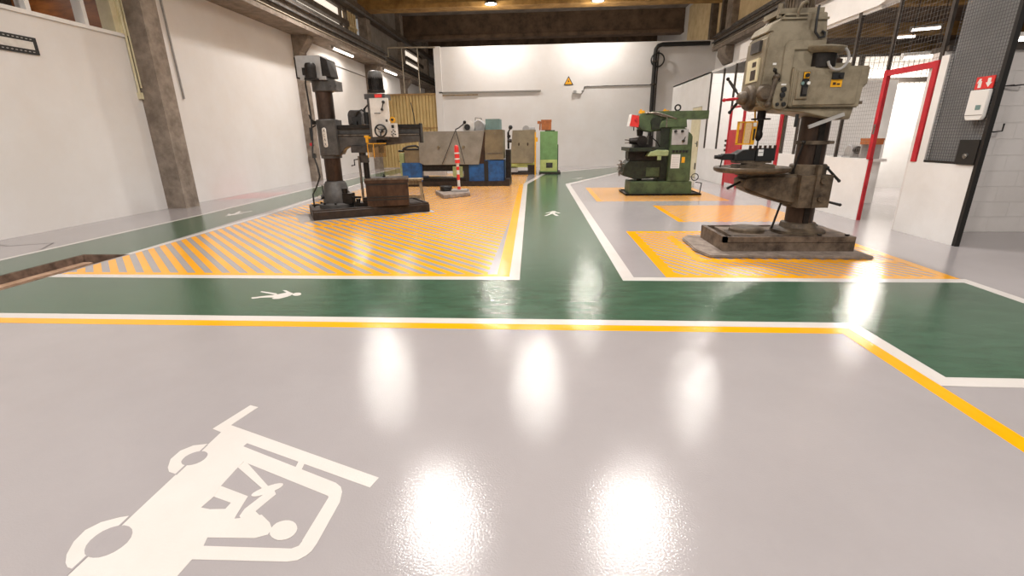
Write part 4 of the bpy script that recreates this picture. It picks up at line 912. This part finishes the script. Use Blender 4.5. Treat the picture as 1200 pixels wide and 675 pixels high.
g = G(); g.prism([(XM(2.03), .02), (XM(2.03), ZM(.285)), (XM(3.45), ZM(.285)), (XM(3.47), .02)], yf, yb, 'y', .015); g.build('base', 'mill_green', t)
g = G(); g.prism([(XM(2.88), ZM(.28)), (XM(2.88), ZM(1.47)), (XM(3.2), ZM(1.47)), (XM(3.25), ZM(1.40)), (XM(3.37), ZM(1.30)), (XM(3.40), ZM(.30)), (XM(3.40), ZM(.28))], yf, yb, 'y', .02, seg=2); cl = g.build('column', 'mill_green', t)
g = G(); g.box(XM(2.68), XM(2.90), -.22, .22, ZM(.28), ZM(1.50), .01); g.build('dovetail', 'mill_dark', cl)
g = G(); g.prism([(XM(2.62), ZM(1.47)), (XM(2.66), ZM(1.60)), (XM(2.8), ZM(1.67)), (XM(3.22), ZM(1.67)), (XM(3.25), ZM(1.47))], -.26, .26, 'y', .015); g.build('saddle', 'mill_green', t)
g = G(); g.box(XM(2.46), XM(3.72), -.20, .20, ZM(1.65), ZM(1.83), .02); oa = g.build('overarm', 'mill_green', t, 'long dark green overarm')
g = G(); g.ring((XM(3.07), 0, ZM(1.83)+.075), (0, 1, 0), .06, .018, 20, 8); g.cyl((XM(3.07), 0, ZM(1.82)), (XM(3.07), 0, ZM(1.83)+.03), .025, n=12); g.build('lifting_eye', 'black', oa)
g = G(); g.prism([(XM(2.18), ZM(1.50)), (XM(2.16), ZM(1.74)), (XM(2.24), ZM(1.80)), (XM(2.50), ZM(1.80)), (XM(2.70), ZM(1.70)), (XM(2.70), ZM(1.42)), (XM(2.45), ZM(1.38)), (XM(2.26), ZM(1.42))], -.19, .19, 'y', .02); mh = g.build('milling_head', 'mill_green', t)
g = G(); g.cyl((XM(2.55), -.17, ZM(1.60)), (XM(2.55), -.24, ZM(1.60)), .11, n=22); g.box(XM(2.46), XM(2.66), -.25, -.18, ZM(1.44), ZM(1.55), .01); g.build('gearbox', 'mill_dark', mh)
g = G(); g.cyl((XM(2.25), 0, ZM(1.30)), (XM(2.25), 0, ZM(1.45)), .06, .08, n=18); g.cyl((XM(2.25), 0, ZM(1.22)), (XM(2.25), 0, ZM(1.32)), .025, n=12); g.build('cutter_spindle', 'dark_metal', mh)
g = G(); g.box(-.10, .10, -.16, .12, -.12, .12, .01, mtx=Matrix.Translation((XM(2.09), -.02, ZM(1.63))) @ Matrix.Rotation(.15, 4, 'Y')); rb = g.build('switch_box', 'red_plastic', mh, 'red switch box')
g = G(); g.box(-.115, -.10, -.165, .12, -.13, .13, .004, mtx=Matrix.Translation((XM(2.09), -.02, ZM(1.63))) @ Matrix.Rotation(.15, 4, 'Y')); g.build('box_lid', 'white', rb); g = G(); g.cyl((XM(2.11), -.18, ZM(1.66)), (XM(2.11), -.21, ZM(1.66)), .035, n=14); g.build('switch_knob', 'red', rb); g = G(); g.cyl((XM(2.10), -.02, ZM(1.42)), (XM(2.10), -.02, ZM(1.54)), .012, n=8); g.build('box_rod', 'dark_metal', rb)
for x_ in (2.24, 2.78):
    g = G(); g.box(XM(x_)-.06, XM(x_)+.06, -.16, -.04, ZM(1.79), ZM(1.85), .01); g.cyl((XM(x_)-.02, -.10, ZM(1.85)), (XM(x_)-.02, -.10, ZM(1.88)), .025, n=10); g.build('oil_cap', 'amber' if False else 'yellow', oa, 'orange yellow cap')
g = G(); g.tube([(XM(2.32), -.2, ZM(1.80)), (XM(2.55), -.24, ZM(1.80)), (XM(2.8), -.25, ZM(1.72)), (XM(3.0), -.26, ZM(1.66))], .018); g.tube([(XM(2.45), -.2, ZM(1.80)), (XM(2.62), -.24, ZM(1.74)), (XM(2.78), -.26, ZM(1.70)), (XM(2.78), -.27, ZM(1.48))], .014); g.build('metal_hose', 'machined', mh, 'bright metal hoses')
g = G(); g.box(XM(2.90), XM(3.26), yf-.012, yf+.01, ZM(1.10), ZM(1.43), .004); cp = g.build('control_plate', 'ltgrey', cl, 'light grey control plate')
for x_, z_ in ((2.97, 1.39), (3.12, 1.39), (3.16, 1.18)):
    g = G(); g.cyl((XM(x_), yf-.01, ZM(z_)), (XM(x_), yf-.05, ZM(z_)), .03, n=14); g.build('knob', 'black', cp)
g = G(); g.cyl((XM(3.16), yf-.04, ZM(1.18)), (XM(3.19), yf-.05, ZM(1.27)), .01, n=8); g.build('lever', 'black', cp)
for i in range(5):
    g = G(); g.box(XM(2.94+i*.075), XM(2.99+i*.075), yf-.03, yf+.005, ZM(.93), ZM(.98), .006); g.build('button', 'black', cl)
g = G(); g.box(XM(2.93), XM(3.13), yf-.004, yf+.002, ZM(.58), ZM(.89), 0); nt_ = g.build('notice_sheet', 'white', cl, 'white printed notice')
g = G()
for i in range(9): g.box(XM(2.95), XM(3.11), yf-.0055, yf-.0035, ZM(.61+i*.03), ZM(.617+i*.03), 0)
g.build('notice_print', 'ltgrey', nt_)
g = G(); g.box(XM(3.17), XM(3.24), yf-.006, yf+.002, ZM(.70), ZM(.83), .001); g.build('yellow_tag', 'yellow', cl)
# table, knee, dividing head
g = G(); g.box(XM(1.93), XM(2.72), -.55, .55, ZM(.97), ZM(1.05), .008); tb = g.build('work_table', 'mill_dark', t)
g = G(); g.prism([(XM(2.34), ZM(.86)), (XM(2.40), ZM(.96)), (XM(2.55), ZM(1.0)), (XM(2.80), ZM(.99)), (XM(2.80), ZM(.87))], -.60, -.30, 'y', .015); g.box(XM(2.56), XM(2.64), -.61, -.56, ZM(.78), ZM(.87), .008); g.build('table_end', 'mill_pale', tb, 'pale green table casting')
g = G(); g.box(XM(2.0), XM(2.72), -.28, .28, ZM(.76), ZM(.97), .01); g.box(XM(1.96), XM(2.15), -.30, .1, ZM(.80), ZM(.95), .01); g.build('cross_slide', 'dark_metal', t)
g = G(); g.prism([(XM(1.86), ZM(.42)), (XM(1.90), ZM(.66)), (XM(1.98), ZM(.76)), (XM(2.72), ZM(.76)), (XM(2.72), ZM(.36)), (XM(2.15), ZM(.33))], -.27, .27, 'y', .015); kn = g.build('knee', 'mill_dark', t)
g = G(); g.box(XM(2.40), XM(2.70), -.285, -.26, ZM(.40), ZM(.60), .006); g.build('knee_cover', 'mill_green', kn); g = G(); g.cyl((XM(2.3), 0, .28), (XM(2.3), 0, ZM(.4)), .06, n=14); g.build('knee_screw', 'dark_metal', kn)
for (x_, y_, z_) in ((1.84, -.1, .68), (1.83, .1, .58), (1.80, -.15, .48)):
    g = G(); c0 = Vector((XM(x_), y_, ZM(z_))); g.ring(c0, (1, 0, 0), .07, .010, 16, 6); g.cyl(c0+Vector((-.03, 0, 0)), c0+Vector((.12, 0, 0)), .016, n=8); g.cyl(c0-Vector((0, .07, 0)), c0+Vector((0, .07, 0)), .008, n=6); g.cyl(c0+Vector((0, 0, .07)), c0+Vector((-.06, 0, .07)), .011, n=8); g.build('handwheel', 'machined', kn, 'small steel handwheel')
g = G(); g.box(XM(2.10), XM(2.40), -.25, .1, ZM(1.05), ZM(1.12), .008); g.cyl((XM(2.26), -.30, ZM(1.19)), (XM(2.26), -.12, ZM(1.19)), .115, n=26); g.cyl((XM(2.26), -.33, ZM(1.19)), (XM(2.26), -.30, ZM(1.19)), .05, n=16); g.cyl((XM(1.98), -.2, ZM(1.19)), (XM(2.2), -.2, ZM(1.19)), .06, .085, n=18); dh = g.build('dividing_head', 'dark_metal', t, 'round dark dividing head on the table')
g = G(); g.cyl((XM(1.88), -.2, ZM(1.22)), (XM(2.0), -.2, ZM(1.21)), .012, n=8); g.cyl((XM(1.88), -.2, ZM(1.15)), (XM(2.0), -.2, ZM(1.16)), .012, n=8); g.build('index_pin', 'machined', dh)
g = G(); g.box(XM(2.42), XM(2.5), -.2, .05, ZM(1.05), ZM(1.30), .008); g.tube([(XM(2.44), -.22, ZM(1.30)), (XM(2.6), -.24, ZM(1.17)), (XM(2.68), -.24, ZM(1.05))], .012); g.build('splash_rod', 'dark_metal', tb)
g = G(); g.ring((XM(3.50), -.36, ZM(.38)), (0, 1, 0), .075, .010, 22, 6); g.build('hose_loop', 'black', cl, 'dark looped hose'); 

# ------------------------------------------------------------------ big lathe (centre)
t = thing('engine_lathe', 'large lathe with grey splash shield and blue pedestals in the middle', 'lathe', (-2.55, 13.9, 0))
ox, oy = -2.55, 13.9
def X(v): return v-ox
yf = -.42
g = G(); g.box(X(-4.0), X(-.95), yf-.05, .5, 0, .14, .015); g.box(X(-1.08), X(-.95), yf-.06, .5, .12, .2, .01); g.build('bed_base', 'radial_base', t)
g = G(); g.box(X(-4.02), X(-3.45), yf, .4, .12, .66, .012); g.box(X(-3.98), X(-3.50), yf-.012, yf+.01, .18, .62, .006); g.build('left_pedestal', 'blue', t, 'blue left pedestal')
pz = g
g = G(); g.box(X(-2.1), X(-1.62), yf, .4, .13, .70, .012); g.box(X(-1.58), X(-1.12), yf-.01, .4, .13, .70, .012); g.box(X(-1.54), X(-1.16), yf-.022, yf, .22, .66, .006); g.build('right_pedestal', 'blue', t, 'blue right pedestal')
g = G(); g.box(X(-1.67), X(-1.55), yf-.016, .39, .13, .69, 0); g.build('pedestal_joint', 'black', t, 'dark gap between the blue doors')
g = G(); g.box(X(-2.26), X(-2.10), yf+.01, .38, .13, .68, .01); g.build('pedestal_end', 'black', t)
g = G(); g.box(X(-3.45), X(-2.2), yf+.05, .35, .42, .62, .01); g.box(X(-3.45), X(-2.2), yf, .4, .13, .22, .01); g.build('bed', 'dark_metal', t)
g = G(); g.box(X(-3.40), X(-2.75), yf-.03, yf+.06, .30, .42, .005); g.build('chip_pan', 'ltgrey', t, 'pale chip pan'); g = G(); g.box(X(-2.56), X(-2.28), yf-.02, yf+.06, .25, .55, .006); g.build('apron', 'mill_pale', t, 'pale green apron')
sh = Matrix.Rotation(-.09, 4, 'X')
g = G(); g.prism([(X(-3.49), .66), (X(-3.49), 1.50), (X(-1.63), 1.50), (X(-1.80), .60), (X(-3.36), .60)], -.012, .012, 'y', .004, mtx=Matrix.Translation((0, yf-.06, .0)) @ Matrix.Translation((0, 0, .6)) @ sh @ Matrix.Translation((0, 0, -.6))); ss = g.build('splash_shield', 'grey_shield', t, 'large grey slanted splash shield')
for x_ in (-2.92, -2.22):
    g = G(); g.cyl((X(x_), yf-.04, 1.08), (X(x_), yf-.005-.09, 1.08), .035, n=12); g.build('shield_knob', 'olive_shield', ss)
g = G(); g.prism([(X(-1.63), 1.49), (X(-1.80), .62), (X(-1.66), .62), (X(-1.60), 1.46)], yf-.02, yf+.3, 'y', .004); g.build('shield_side', 'brown_metal', ss)
for xa in (-2.83, -2.19):
    g = G(); g.cyl((X(-2.41), yf-.02-.08, 1.53), (X(xa), yf-.14, .62), .010, n=8); g.build('stay_rod', 'iron', ss, 'thin dark stay rod')
g = G(); g.box(X(-1.63), X(-1.12), yf-.02, .35, .73, 1.52, .015); hs = g.build('headstock_cabinet', 'olive_shield', t, 'olive brown cabinet'); g = G(); g.box(X(-1.60), X(-1.14), yf-.032, yf, .88, .90, .003); g.cyl((X(-1.35), yf-.02, .80), (X(-1.35), yf-.045, .80), .02, n=10); g.cyl((X(-1.35), yf-.02, 1.42), (X(-1.35), yf-.045, 1.42), .02, n=10); g.build('cabinet_trim', 'machined', hs)
g = G(); g.box(X(-1.60), X(-1.21), yf+.05, .3, 1.50, 1.80, .012); g.build('electric_box', 'teal', t, 'grey teal electric box on the cabinet')
g = G(); g.box(X(-2.26), X(-1.95), -.12, .2, 1.30, 1.72, .06, seg=3); g.build('gear_head', 'white_panel', t, 'white gear head'); g = G(); g.lathe([(0, 0), (.17, 0), (.17, .04), (.06, .06), (0, .06)], (X(-2.10), -.13, 1.60), (0, -1, 0), n=20); g.build('dial', 'white_panel', t)
g = G(); g.cyl((X(-2.13), -.20, 1.60), (X(-2.13), -.25, 1.60), .08, n=16); g.build('dial_face', 'black', t)
g = G(); g.prism([(X(-1.93), 1.45), (X(-1.95), 1.74), (X(-1.85), 1.80), (X(-1.74), 1.78), (X(-1.65), 1.66), (X(-1.64), 1.45)], -.15, .2, 'y', .02); g.build('chuck_guard', 'ltgrey', t, 'ribbed grey chuck guard')
g = G(); g.tube([(X(-2.42), yf-.05, 1.54), (X(-2.35), yf+.05, 1.58), (X(-2.25), yf+.12, 1.66), (X(-2.2), yf+.12, 1.72)], .016); g.sph((X(-2.19), yf+.12, 1.73), .045); g.build('work_lamp', 'dark_metal', t)
g = G(); g.cyl((X(-1.93), .02, 1.76), (X(-1.93), .02, 1.86), .012, n=8); g.cyl((X(-1.76), .02, 1.76), (X(-1.76), .02, 1.84), .012, n=8); g.cyl((X(-1.93), .02, 1.855), (X(-1.76), .02, 1.835), .01, n=8); g.build('guard_handle', 'machined', t)
g = G(); g.box(X(-3.93), X(-3.50), yf+.02, .3, .66, 1.0, .02); g.build('tailstock', 'olive_shield', t); g = G(); g.box(X(-3.98), X(-3.46), yf, .3, 1.0, 1.04, .01); g.tube([(X(-3.95), yf, 1.04), (X(-3.8), yf, 1.10), (X(-3.6), yf+.05, 1.12), (X(-3.48), yf+.1, 1.05)], .03); g.build('tailstock_cover', 'black', t); g = G(); g.box(X(-4.08), X(-3.95), yf+.02, .2, .20, .92, .012); g.build('end_guard', 'mill_pale', t, 'pale green end guard'); g = G(); g.cyl((X(-4.12), yf+.1, .98), (X(-3.9), yf+.1, .98), .03, n=10); g.cyl((X(-4.12), yf+.1, .70), (X(-4.0), yf+.1, .70), .02, n=10); g.build('end_handles', 'dark_metal', t)
# levers and gauge cluster right of the cabinet
g = G(); g.box(X(-1.08), X(-.94), -.1, .2, .14, .98, .02); g.cyl((X(-1.0), 0, 1.0), (X(-1.0), 0, 1.45), .03, n=10); g.cyl((X(-1.02), -.1, 1.22), (X(-.9), -.1, 1.22), .05, n=12); g.cyl((X(-.98), -.08, 1.34), (X(-.98), .0, 1.34), .05, n=12); sp_ = g.build('lever_stand', 'dark_metal', t)
g = G(); g.cyl((X(-1.0), 0, 1.45), (X(-.93), -.05, 1.56), .02, n=8); g.sph((X(-.93), -.05, 1.58), .06); g.build('stand_lamp', 'black', sp_)

# slab with barrier post and black lid
sl = G(); sl.prism([(-2.66, 11.55), (-2.25, 10.55), (-1.72, 11.05), (-1.86, 11.85)], 0, .09, bev=.01); o = sl.build('concrete_slab', 'pad'); tag(o, 'low grey concrete slab on the striped floor in front of the lathe', 'slab')
t = thing('barrier_post', 'red and white striped barrier post on the concrete slab', 'post', (-2.01, 11.25, .09))
g = G(); g.box(-.17, .20, -.14, .16, 0, .05, .008); g.build('foot_block', 'screed', t)
g = G()
g.cyl((0, 0, .05), (-.01, 0, .70), .034, n=16)
p_ = g.build('shaft', 'white_panel', t)
for z0_, z1_ in ((.05, .12), (.27, .40), (.50, .58)):
    g = G(); g.cyl((-.015*z0_, 0, z0_), (-.015*z1_, 0, z1_), .036, n=16); g.build('red_band', 'red_plastic', p_)
g = G(); g.cyl((-.01, 0, .66), (-.02, 0, 1.02), .062, .05, n=16); g.sph((-.02, 0, 1.02), .05); hp = g.build('post_head', 'red_plastic', t, 'thicker red head')
for z0_ in (.74, .87):
    g = G(); g.cyl((-.013, 0, z0_), (-.014, 0, z0_+.03), .063, .061, n=16); g.build('white_band', 'white_panel', hp)
t = thing('cable_reel', 'low black coil of cable lying on the concrete slab', 'cable', (-2.36, 11.42, .09))
g = G()
for k in range(3): g.ring((0, 0, .022+k*.036), (0, 0, 1), .13, .022, 24, 8)
g.build('coil', 'black', t); g = G(); g.cyl((0, 0, 0), (0, 0, .11), .05, n=16); g.build('core', 'iron', t)

# ------------------------------------------------------------------ second lathe and green cabinet
t = thing('small_lathe', 'second lathe with brown slanted shield left of the green cabinet', 'lathe', (-.75, 18.2, 0))
ox = -.75
q = 17.7/17
def X2(v): return v*q-ox
def Z2(v): return 1.3+(v-1.3)*q
yf = -.5
g = G(); g.box(X2(-1.45), X2(-.26), yf-.1, .5, 0, .08, .01); g.box(X2(-1.40), X2(-.95), yf, .4, .08, Z2(.30), .01); g.box(X2(-.55), X2(-.3), yf, .4, .08, Z2(.38), .01); g.build('pedestal', 'radial_base', t)
g = G(); g.box(X2(-1.4), X2(-.28), yf+.02, .35, Z2(.30), Z2(.48), .02); g.box(X2(-1.2), X2(-.9), yf-.03, yf+.05, Z2(.36), Z2(.44), .01); g.build('bed', 'lime_pale', t, 'grimy pale green bed')
g = G(); g.box(X2(-1.32), X2(-.9), yf-.06, yf+.02, Z2(.14), Z2(.28), .005); g.build('chip_pan', 'ltgrey', t, 'pale chip pan')
g = G(); g.prism([(X2(-1.17), .0), (X2(-1.08), 1.16), (X2(-.27), 1.17), (X2(-.34), .0)], -.012, .012, 'y', .004, mtx=Matrix.Translation((0, yf-.05, Z2(.44))) @ Matrix.Rotation(-.12, 4, 'X')); s2 = g.build('splash_shield', 'olive_shield', t, 'brown slanted splash shield')
for x_ in (-.86, -.55):
    g = G(); g.sph((X2(x_), yf+.02, Z2(1.08)), .05, (.6, .5, 1.2)); g.build('shield_knob', 'brown_metal', s2)
g = G(); g.cyl((X2(-.62), -.1, Z2(1.58)), (X2(-.62), .25, Z2(1.58)), .13, n=20); g.cyl((X2(-.62), .1, Z2(1.58)), (X2(-.3), .1, Z2(1.58)), .09, n=20); g.box(X2(-1.0), X2(-.3), -.1, .3, Z2(.5), Z2(1.5), .03); g.build('headstock', 'ltgrey', t)
g = G(); g.box(X2(-.305), X2(-.255), yf-.12, yf-.07, 0, Z2(1.48), .004); g.box(X2(-.30), X2(-.20), yf-.13, yf-.08, Z2(1.16), Z2(1.30), .008); g.build('yellow_post', 'yellow', t, 'yellow upright post with box')
t = thing('green_cabinet', 'light green machine cabinet with pale lower door against the back wall', 'cabinet', (.2, 18.5, 0))
ox = .2
g = G(); g.box(X2(-.12), X2(.50), -.55, .4, .06, Z2(1.50), .015); gc = g.build('body', 'lime', t)
g = G(); g.box(X2(-.15), X2(.62), -.6, .45, 0, .06, .008); g.build('plinth', 'radial_base', t); g = G(); g.box(X2(.50), X2(.53), -.45, .4, .06, Z2(1.05), .005); g.box(X2(.05), X2(.40), -.4, .2, Z2(1.50), Z2(1.54), .01); g.build('dark_edge', 'mill_dark', gc)
g = G(); g.box(X2(-.11), X2(.49), -.57, -.54, .1, Z2(.54), .006); dr = g.build('lower_door', 'lime_pale', gc, 'pale yellow green lower door')
g = G(); g.box(X2(.06), X2(.38), -.585, -.565, Z2(.22), Z2(.48), .005); fr_ = g.build('vent_frame', 'lime_pale', dr); g = G(); g.box(X2(.10), X2(.33), -.59, -.58, Z2(.26), Z2(.44), .003)
for i in range(5): g.box(X2(.10), X2(.33), -.594, -.588, Z2(.27+i*.035), Z2(.285+i*.035), .001)
g.build('vent_grille', 'iron', dr)
g = G(); g.box(X2(-.10), X2(.08), -.565, -.545, Z2(.56), Z2(.68), .004); g.box(X2(-.1), X2(.48), -.56, -.548, Z2(.90), Z2(.91), 0); g.build('hatch', 'lime', gc)
t = thing('orange_box', 'orange brown box lying on top of the green cabinet', 'box', (.2, 18.4, Z2(1.54)+.003))
g = G(); g.box(X2(-.08), X2(.27), -.3, .25, 0, .34, .01); g.build('carton', 'carton', t); g = G(); g.box(X2(-.09), X2(.28), -.31, .26, .28, .36, .006); g.build('lid', 'carton', t); g = G(); g.box(X2(-.22), X2(-.12), -.28, -.2, .22, .32, .01); g.cyl((X2(-.13), -.24, .0), (X2(-.12), -.24, .3), .03, n=10); g.cyl((X2(-.13), -.24, .29), (X2(-.07), -.24, .25), .03, n=10); g.build('spout', 'carton', t)

# ------------------------------------------------------------------ back wall fittings
YW = BW
g = G(); g.box(-4.7, -.13, YW-.06, YW, 3.24, 3.30, .006); o = g.build('cable_duct', 'mesh'); tag(o, 'long grey cable trunk along the back wall', 'trunking')
g = G(); g.box(-4.7, -2.95, YW-.05, YW, 3.13, 3.18, .006); o = g.build('wooden_batten', 'wood'); tag(o, 'short brown batten under the cable trunk on the back wall', 'batten')
t = thing('warning_sign', 'yellow triangular electric hazard sign on the back wall', 'sign', (1.08, YW-.004, 3.66))
g = G(); g.prism([(-.21, -.18), (.21, -.18), (0, .19)], -.012, 0, 'y', .004); g.build('border', 'black', t)
g = G(); g.prism([(-.155, -.145), (.155, -.145), (0, .125)], -.015, -.011, 'y'); g.build('face', 'sign_yellow', t, 'yellow face')
g = G(); g.prism([(.02, .05), (-.045, -.035), (-.005, -.035), (-.03, -.12), (.045, -.015), (.005, -.015)], -.018, -.014, 'y'); g.build('bolt_symbol', 'black', t)
t = thing('socket_box', 'small white switch box on the back wall under the warning sign', 'switch', (1.5, YW, 3.20))
g = G(); g.box(-.22, .16, -.07, 0, -.07, .07, .01); g.build('body', 'white', t); g = G(); g.box(-.20, -.07, -.09, -.068, -.06, .06, .006); g.build('cover', 'ltgrey', t)
g = G(); g.tube([(1.66, YW-.03, 3.22), (1.75, YW-.02, 3.25), (1.78, YW-.02, 3.40), (1.9, YW-.02, 3.42), (4.7, YW-.02, 3.42)], .018); o = g.build('wall_conduit', 'rail'); tag(o, 'thin grey conduit from the switch box to the black pipe', 'conduit')
t = thing('black_pipe', 'thick black cable pipe climbing the back wall and bending right', 'pipe', (4.75, YW-.12, 0))
g = G(); g.tube([(.0, 0, 0), (-.02, 0, 2.0), (-.03, 0, 4.6), (-.01, 0, 4.8), (.08, 0, 4.93), (.25, 0, 4.98), (2.2, 0, 4.98)], .085, 10); g.build('pipe', 'blackpipe', t)
g = G(); g.tube([(.14, .04, 0), (.12, .04, 2.6), (.12, .04, 4.75)], .03, 8); g.build('small_pipe', 'steel_post', t)
g = G(); g.ring((.08, -.06, 4.38), (0, 1, 0), .27, .03, 28, 8); g.build('cable_loop', 'black', t, 'coiled black cable loop')
for z in (1.0, 2.2, 3.4, 4.3):
    g = G(); g.box(-.13, .12, -.09, .12, z, z+.05, .004); g.build('pipe_clip', 'steel_post', t)
g = G(); g.tube([(-7.36, 22.3, 3.3), (-7.36, 22.3, 4.76), (-6.85, 22.3, 4.78), (-6.85, 22.3, 5.14), (-4.75, 22.3, 5.10)], .03, 8); 
o = g.build('conduit_frame', 'cream_strip'); tag(o, 'pale conduit bridging the opening left of the back wall', 'conduit')
for x_ in (-5.55, -6.25):
    g = G(); g.cyl((x_, 22.3, 3.28), (x_, 22.3, 5.11), .022, n=8); g.build('drop_conduit', 'cream_strip', o)
# left wall fittings
t = thing('notice_frame', 'black bordered white framed panel high on the near left wall', 'frame', (LW+.012, 6.9, 2.72))
g = G(); g.box(-.01, .012, -.9, .54, -.12, .12, .004); g.build('frame', 'black', t); g = G(); g.box(.008, .015, -.84, .48, -.055, .055, .002); g.build('panel', 'white_panel', t, 'white inner panel')
g = G()
for i in range(22):
    for z in (-.088, .088): g.box(.011, .0135, -.86+i*.062, -.83+i*.062, z-.006, z+.006, 0)
g.build('edge_marks', 'ltgrey', t)
g = G(); g.tube([(LW+.02, 10.26, 4.3), (LW+.02, 10.27, 4.04), (LW+.02, 10.34, 2.19)], .02, 8); o = g.build('wall_conduit', 'ltgrey'); tag(o, 'thin grey conduit ending halfway down the left wall right of the big column', 'conduit')
t = thing('column_conduit', 'thin cream conduit beside the nearest left column', 'conduit', (LW+.03, 9.16, 0))
g = G(); g.tube([(0, 0, 2.2), (0, 0, 4.4)], .02, 8); g.tube([(.02, .05, 2.3), (.02, .05, 4.4)], .014, 8); g.build('pipe', 'cream', t); g = G(); g.box(-.03, .03, -.03, .05, 2.1, 2.22, .006); g.build('end_box', 'cream', t)
g = G(); g.tube([(LW+.02, 18.2, 3.95), (LW+.02, 21.6, 3.9)], .02, 6); o = g.build('wall_cable', 'mesh'); tag(o, 'thin dark cable on the left wall below the first tube lamp', 'cable')
t = thing('hose_valve', 'small red valve with black hooks on the second left column', 'valve', (-7.52, 15.45, 1.2))
g = G(); g.cyl((0, .05, -.05), (0, -.05, -.05), .03, n=10); g.box(-.03, .03, -.02, .06, .1, .5, .008); g.box(-.04, .05, -.05, .06, -.45, -.3, .01); g.build('bracket', 'black', t); g = G(); g.cyl((0, -.05, -.02), (0, -.10, -.02), .05, n=12); g.build('handwheel', 'red', t)
# camera
cam = bpy.data.cameras.new('camera'); co = bpy.data.objects.new('camera', cam); COL.objects.link(co)
cam.sensor_width = 36; cam.lens = 545.73/1200*36; cam.clip_start = .05; cam.clip_end = 200
p, y, r = 0.311967792, -0.0685206284, -0.013827756
f = Vector((math.sin(y)*math.cos(p), math.cos(y)*math.cos(p), -math.sin(p)))
rt = Vector((math.cos(y), -math.sin(y), 0)); up = rt.cross(f)
rt2 = math.cos(r)*rt+math.sin(r)*up; up2 = -math.sin(r)*rt+math.cos(r)*up
co.matrix_world = Matrix.Translation((0, 0, 1.3)) @ Matrix((rt2, up2, -f)).transposed().to_4x4()
scene.camera = co
# world
w = bpy.data.worlds.new('world'); scene.world = w; w.use_nodes = True
w.node_tree.nodes['Background'].inputs['Color'].default_value = (1, .96, .92, 1)
w.node_tree.nodes['Background'].inputs['Strength'].default_value = .5
scene.view_settings.view_transform = 'Standard'; scene.view_settings.look = 'None'
scene.view_settings.gamma = 1; scene.view_settings.use_curve_mapping = False
scene.view_settings.exposure = -0.85
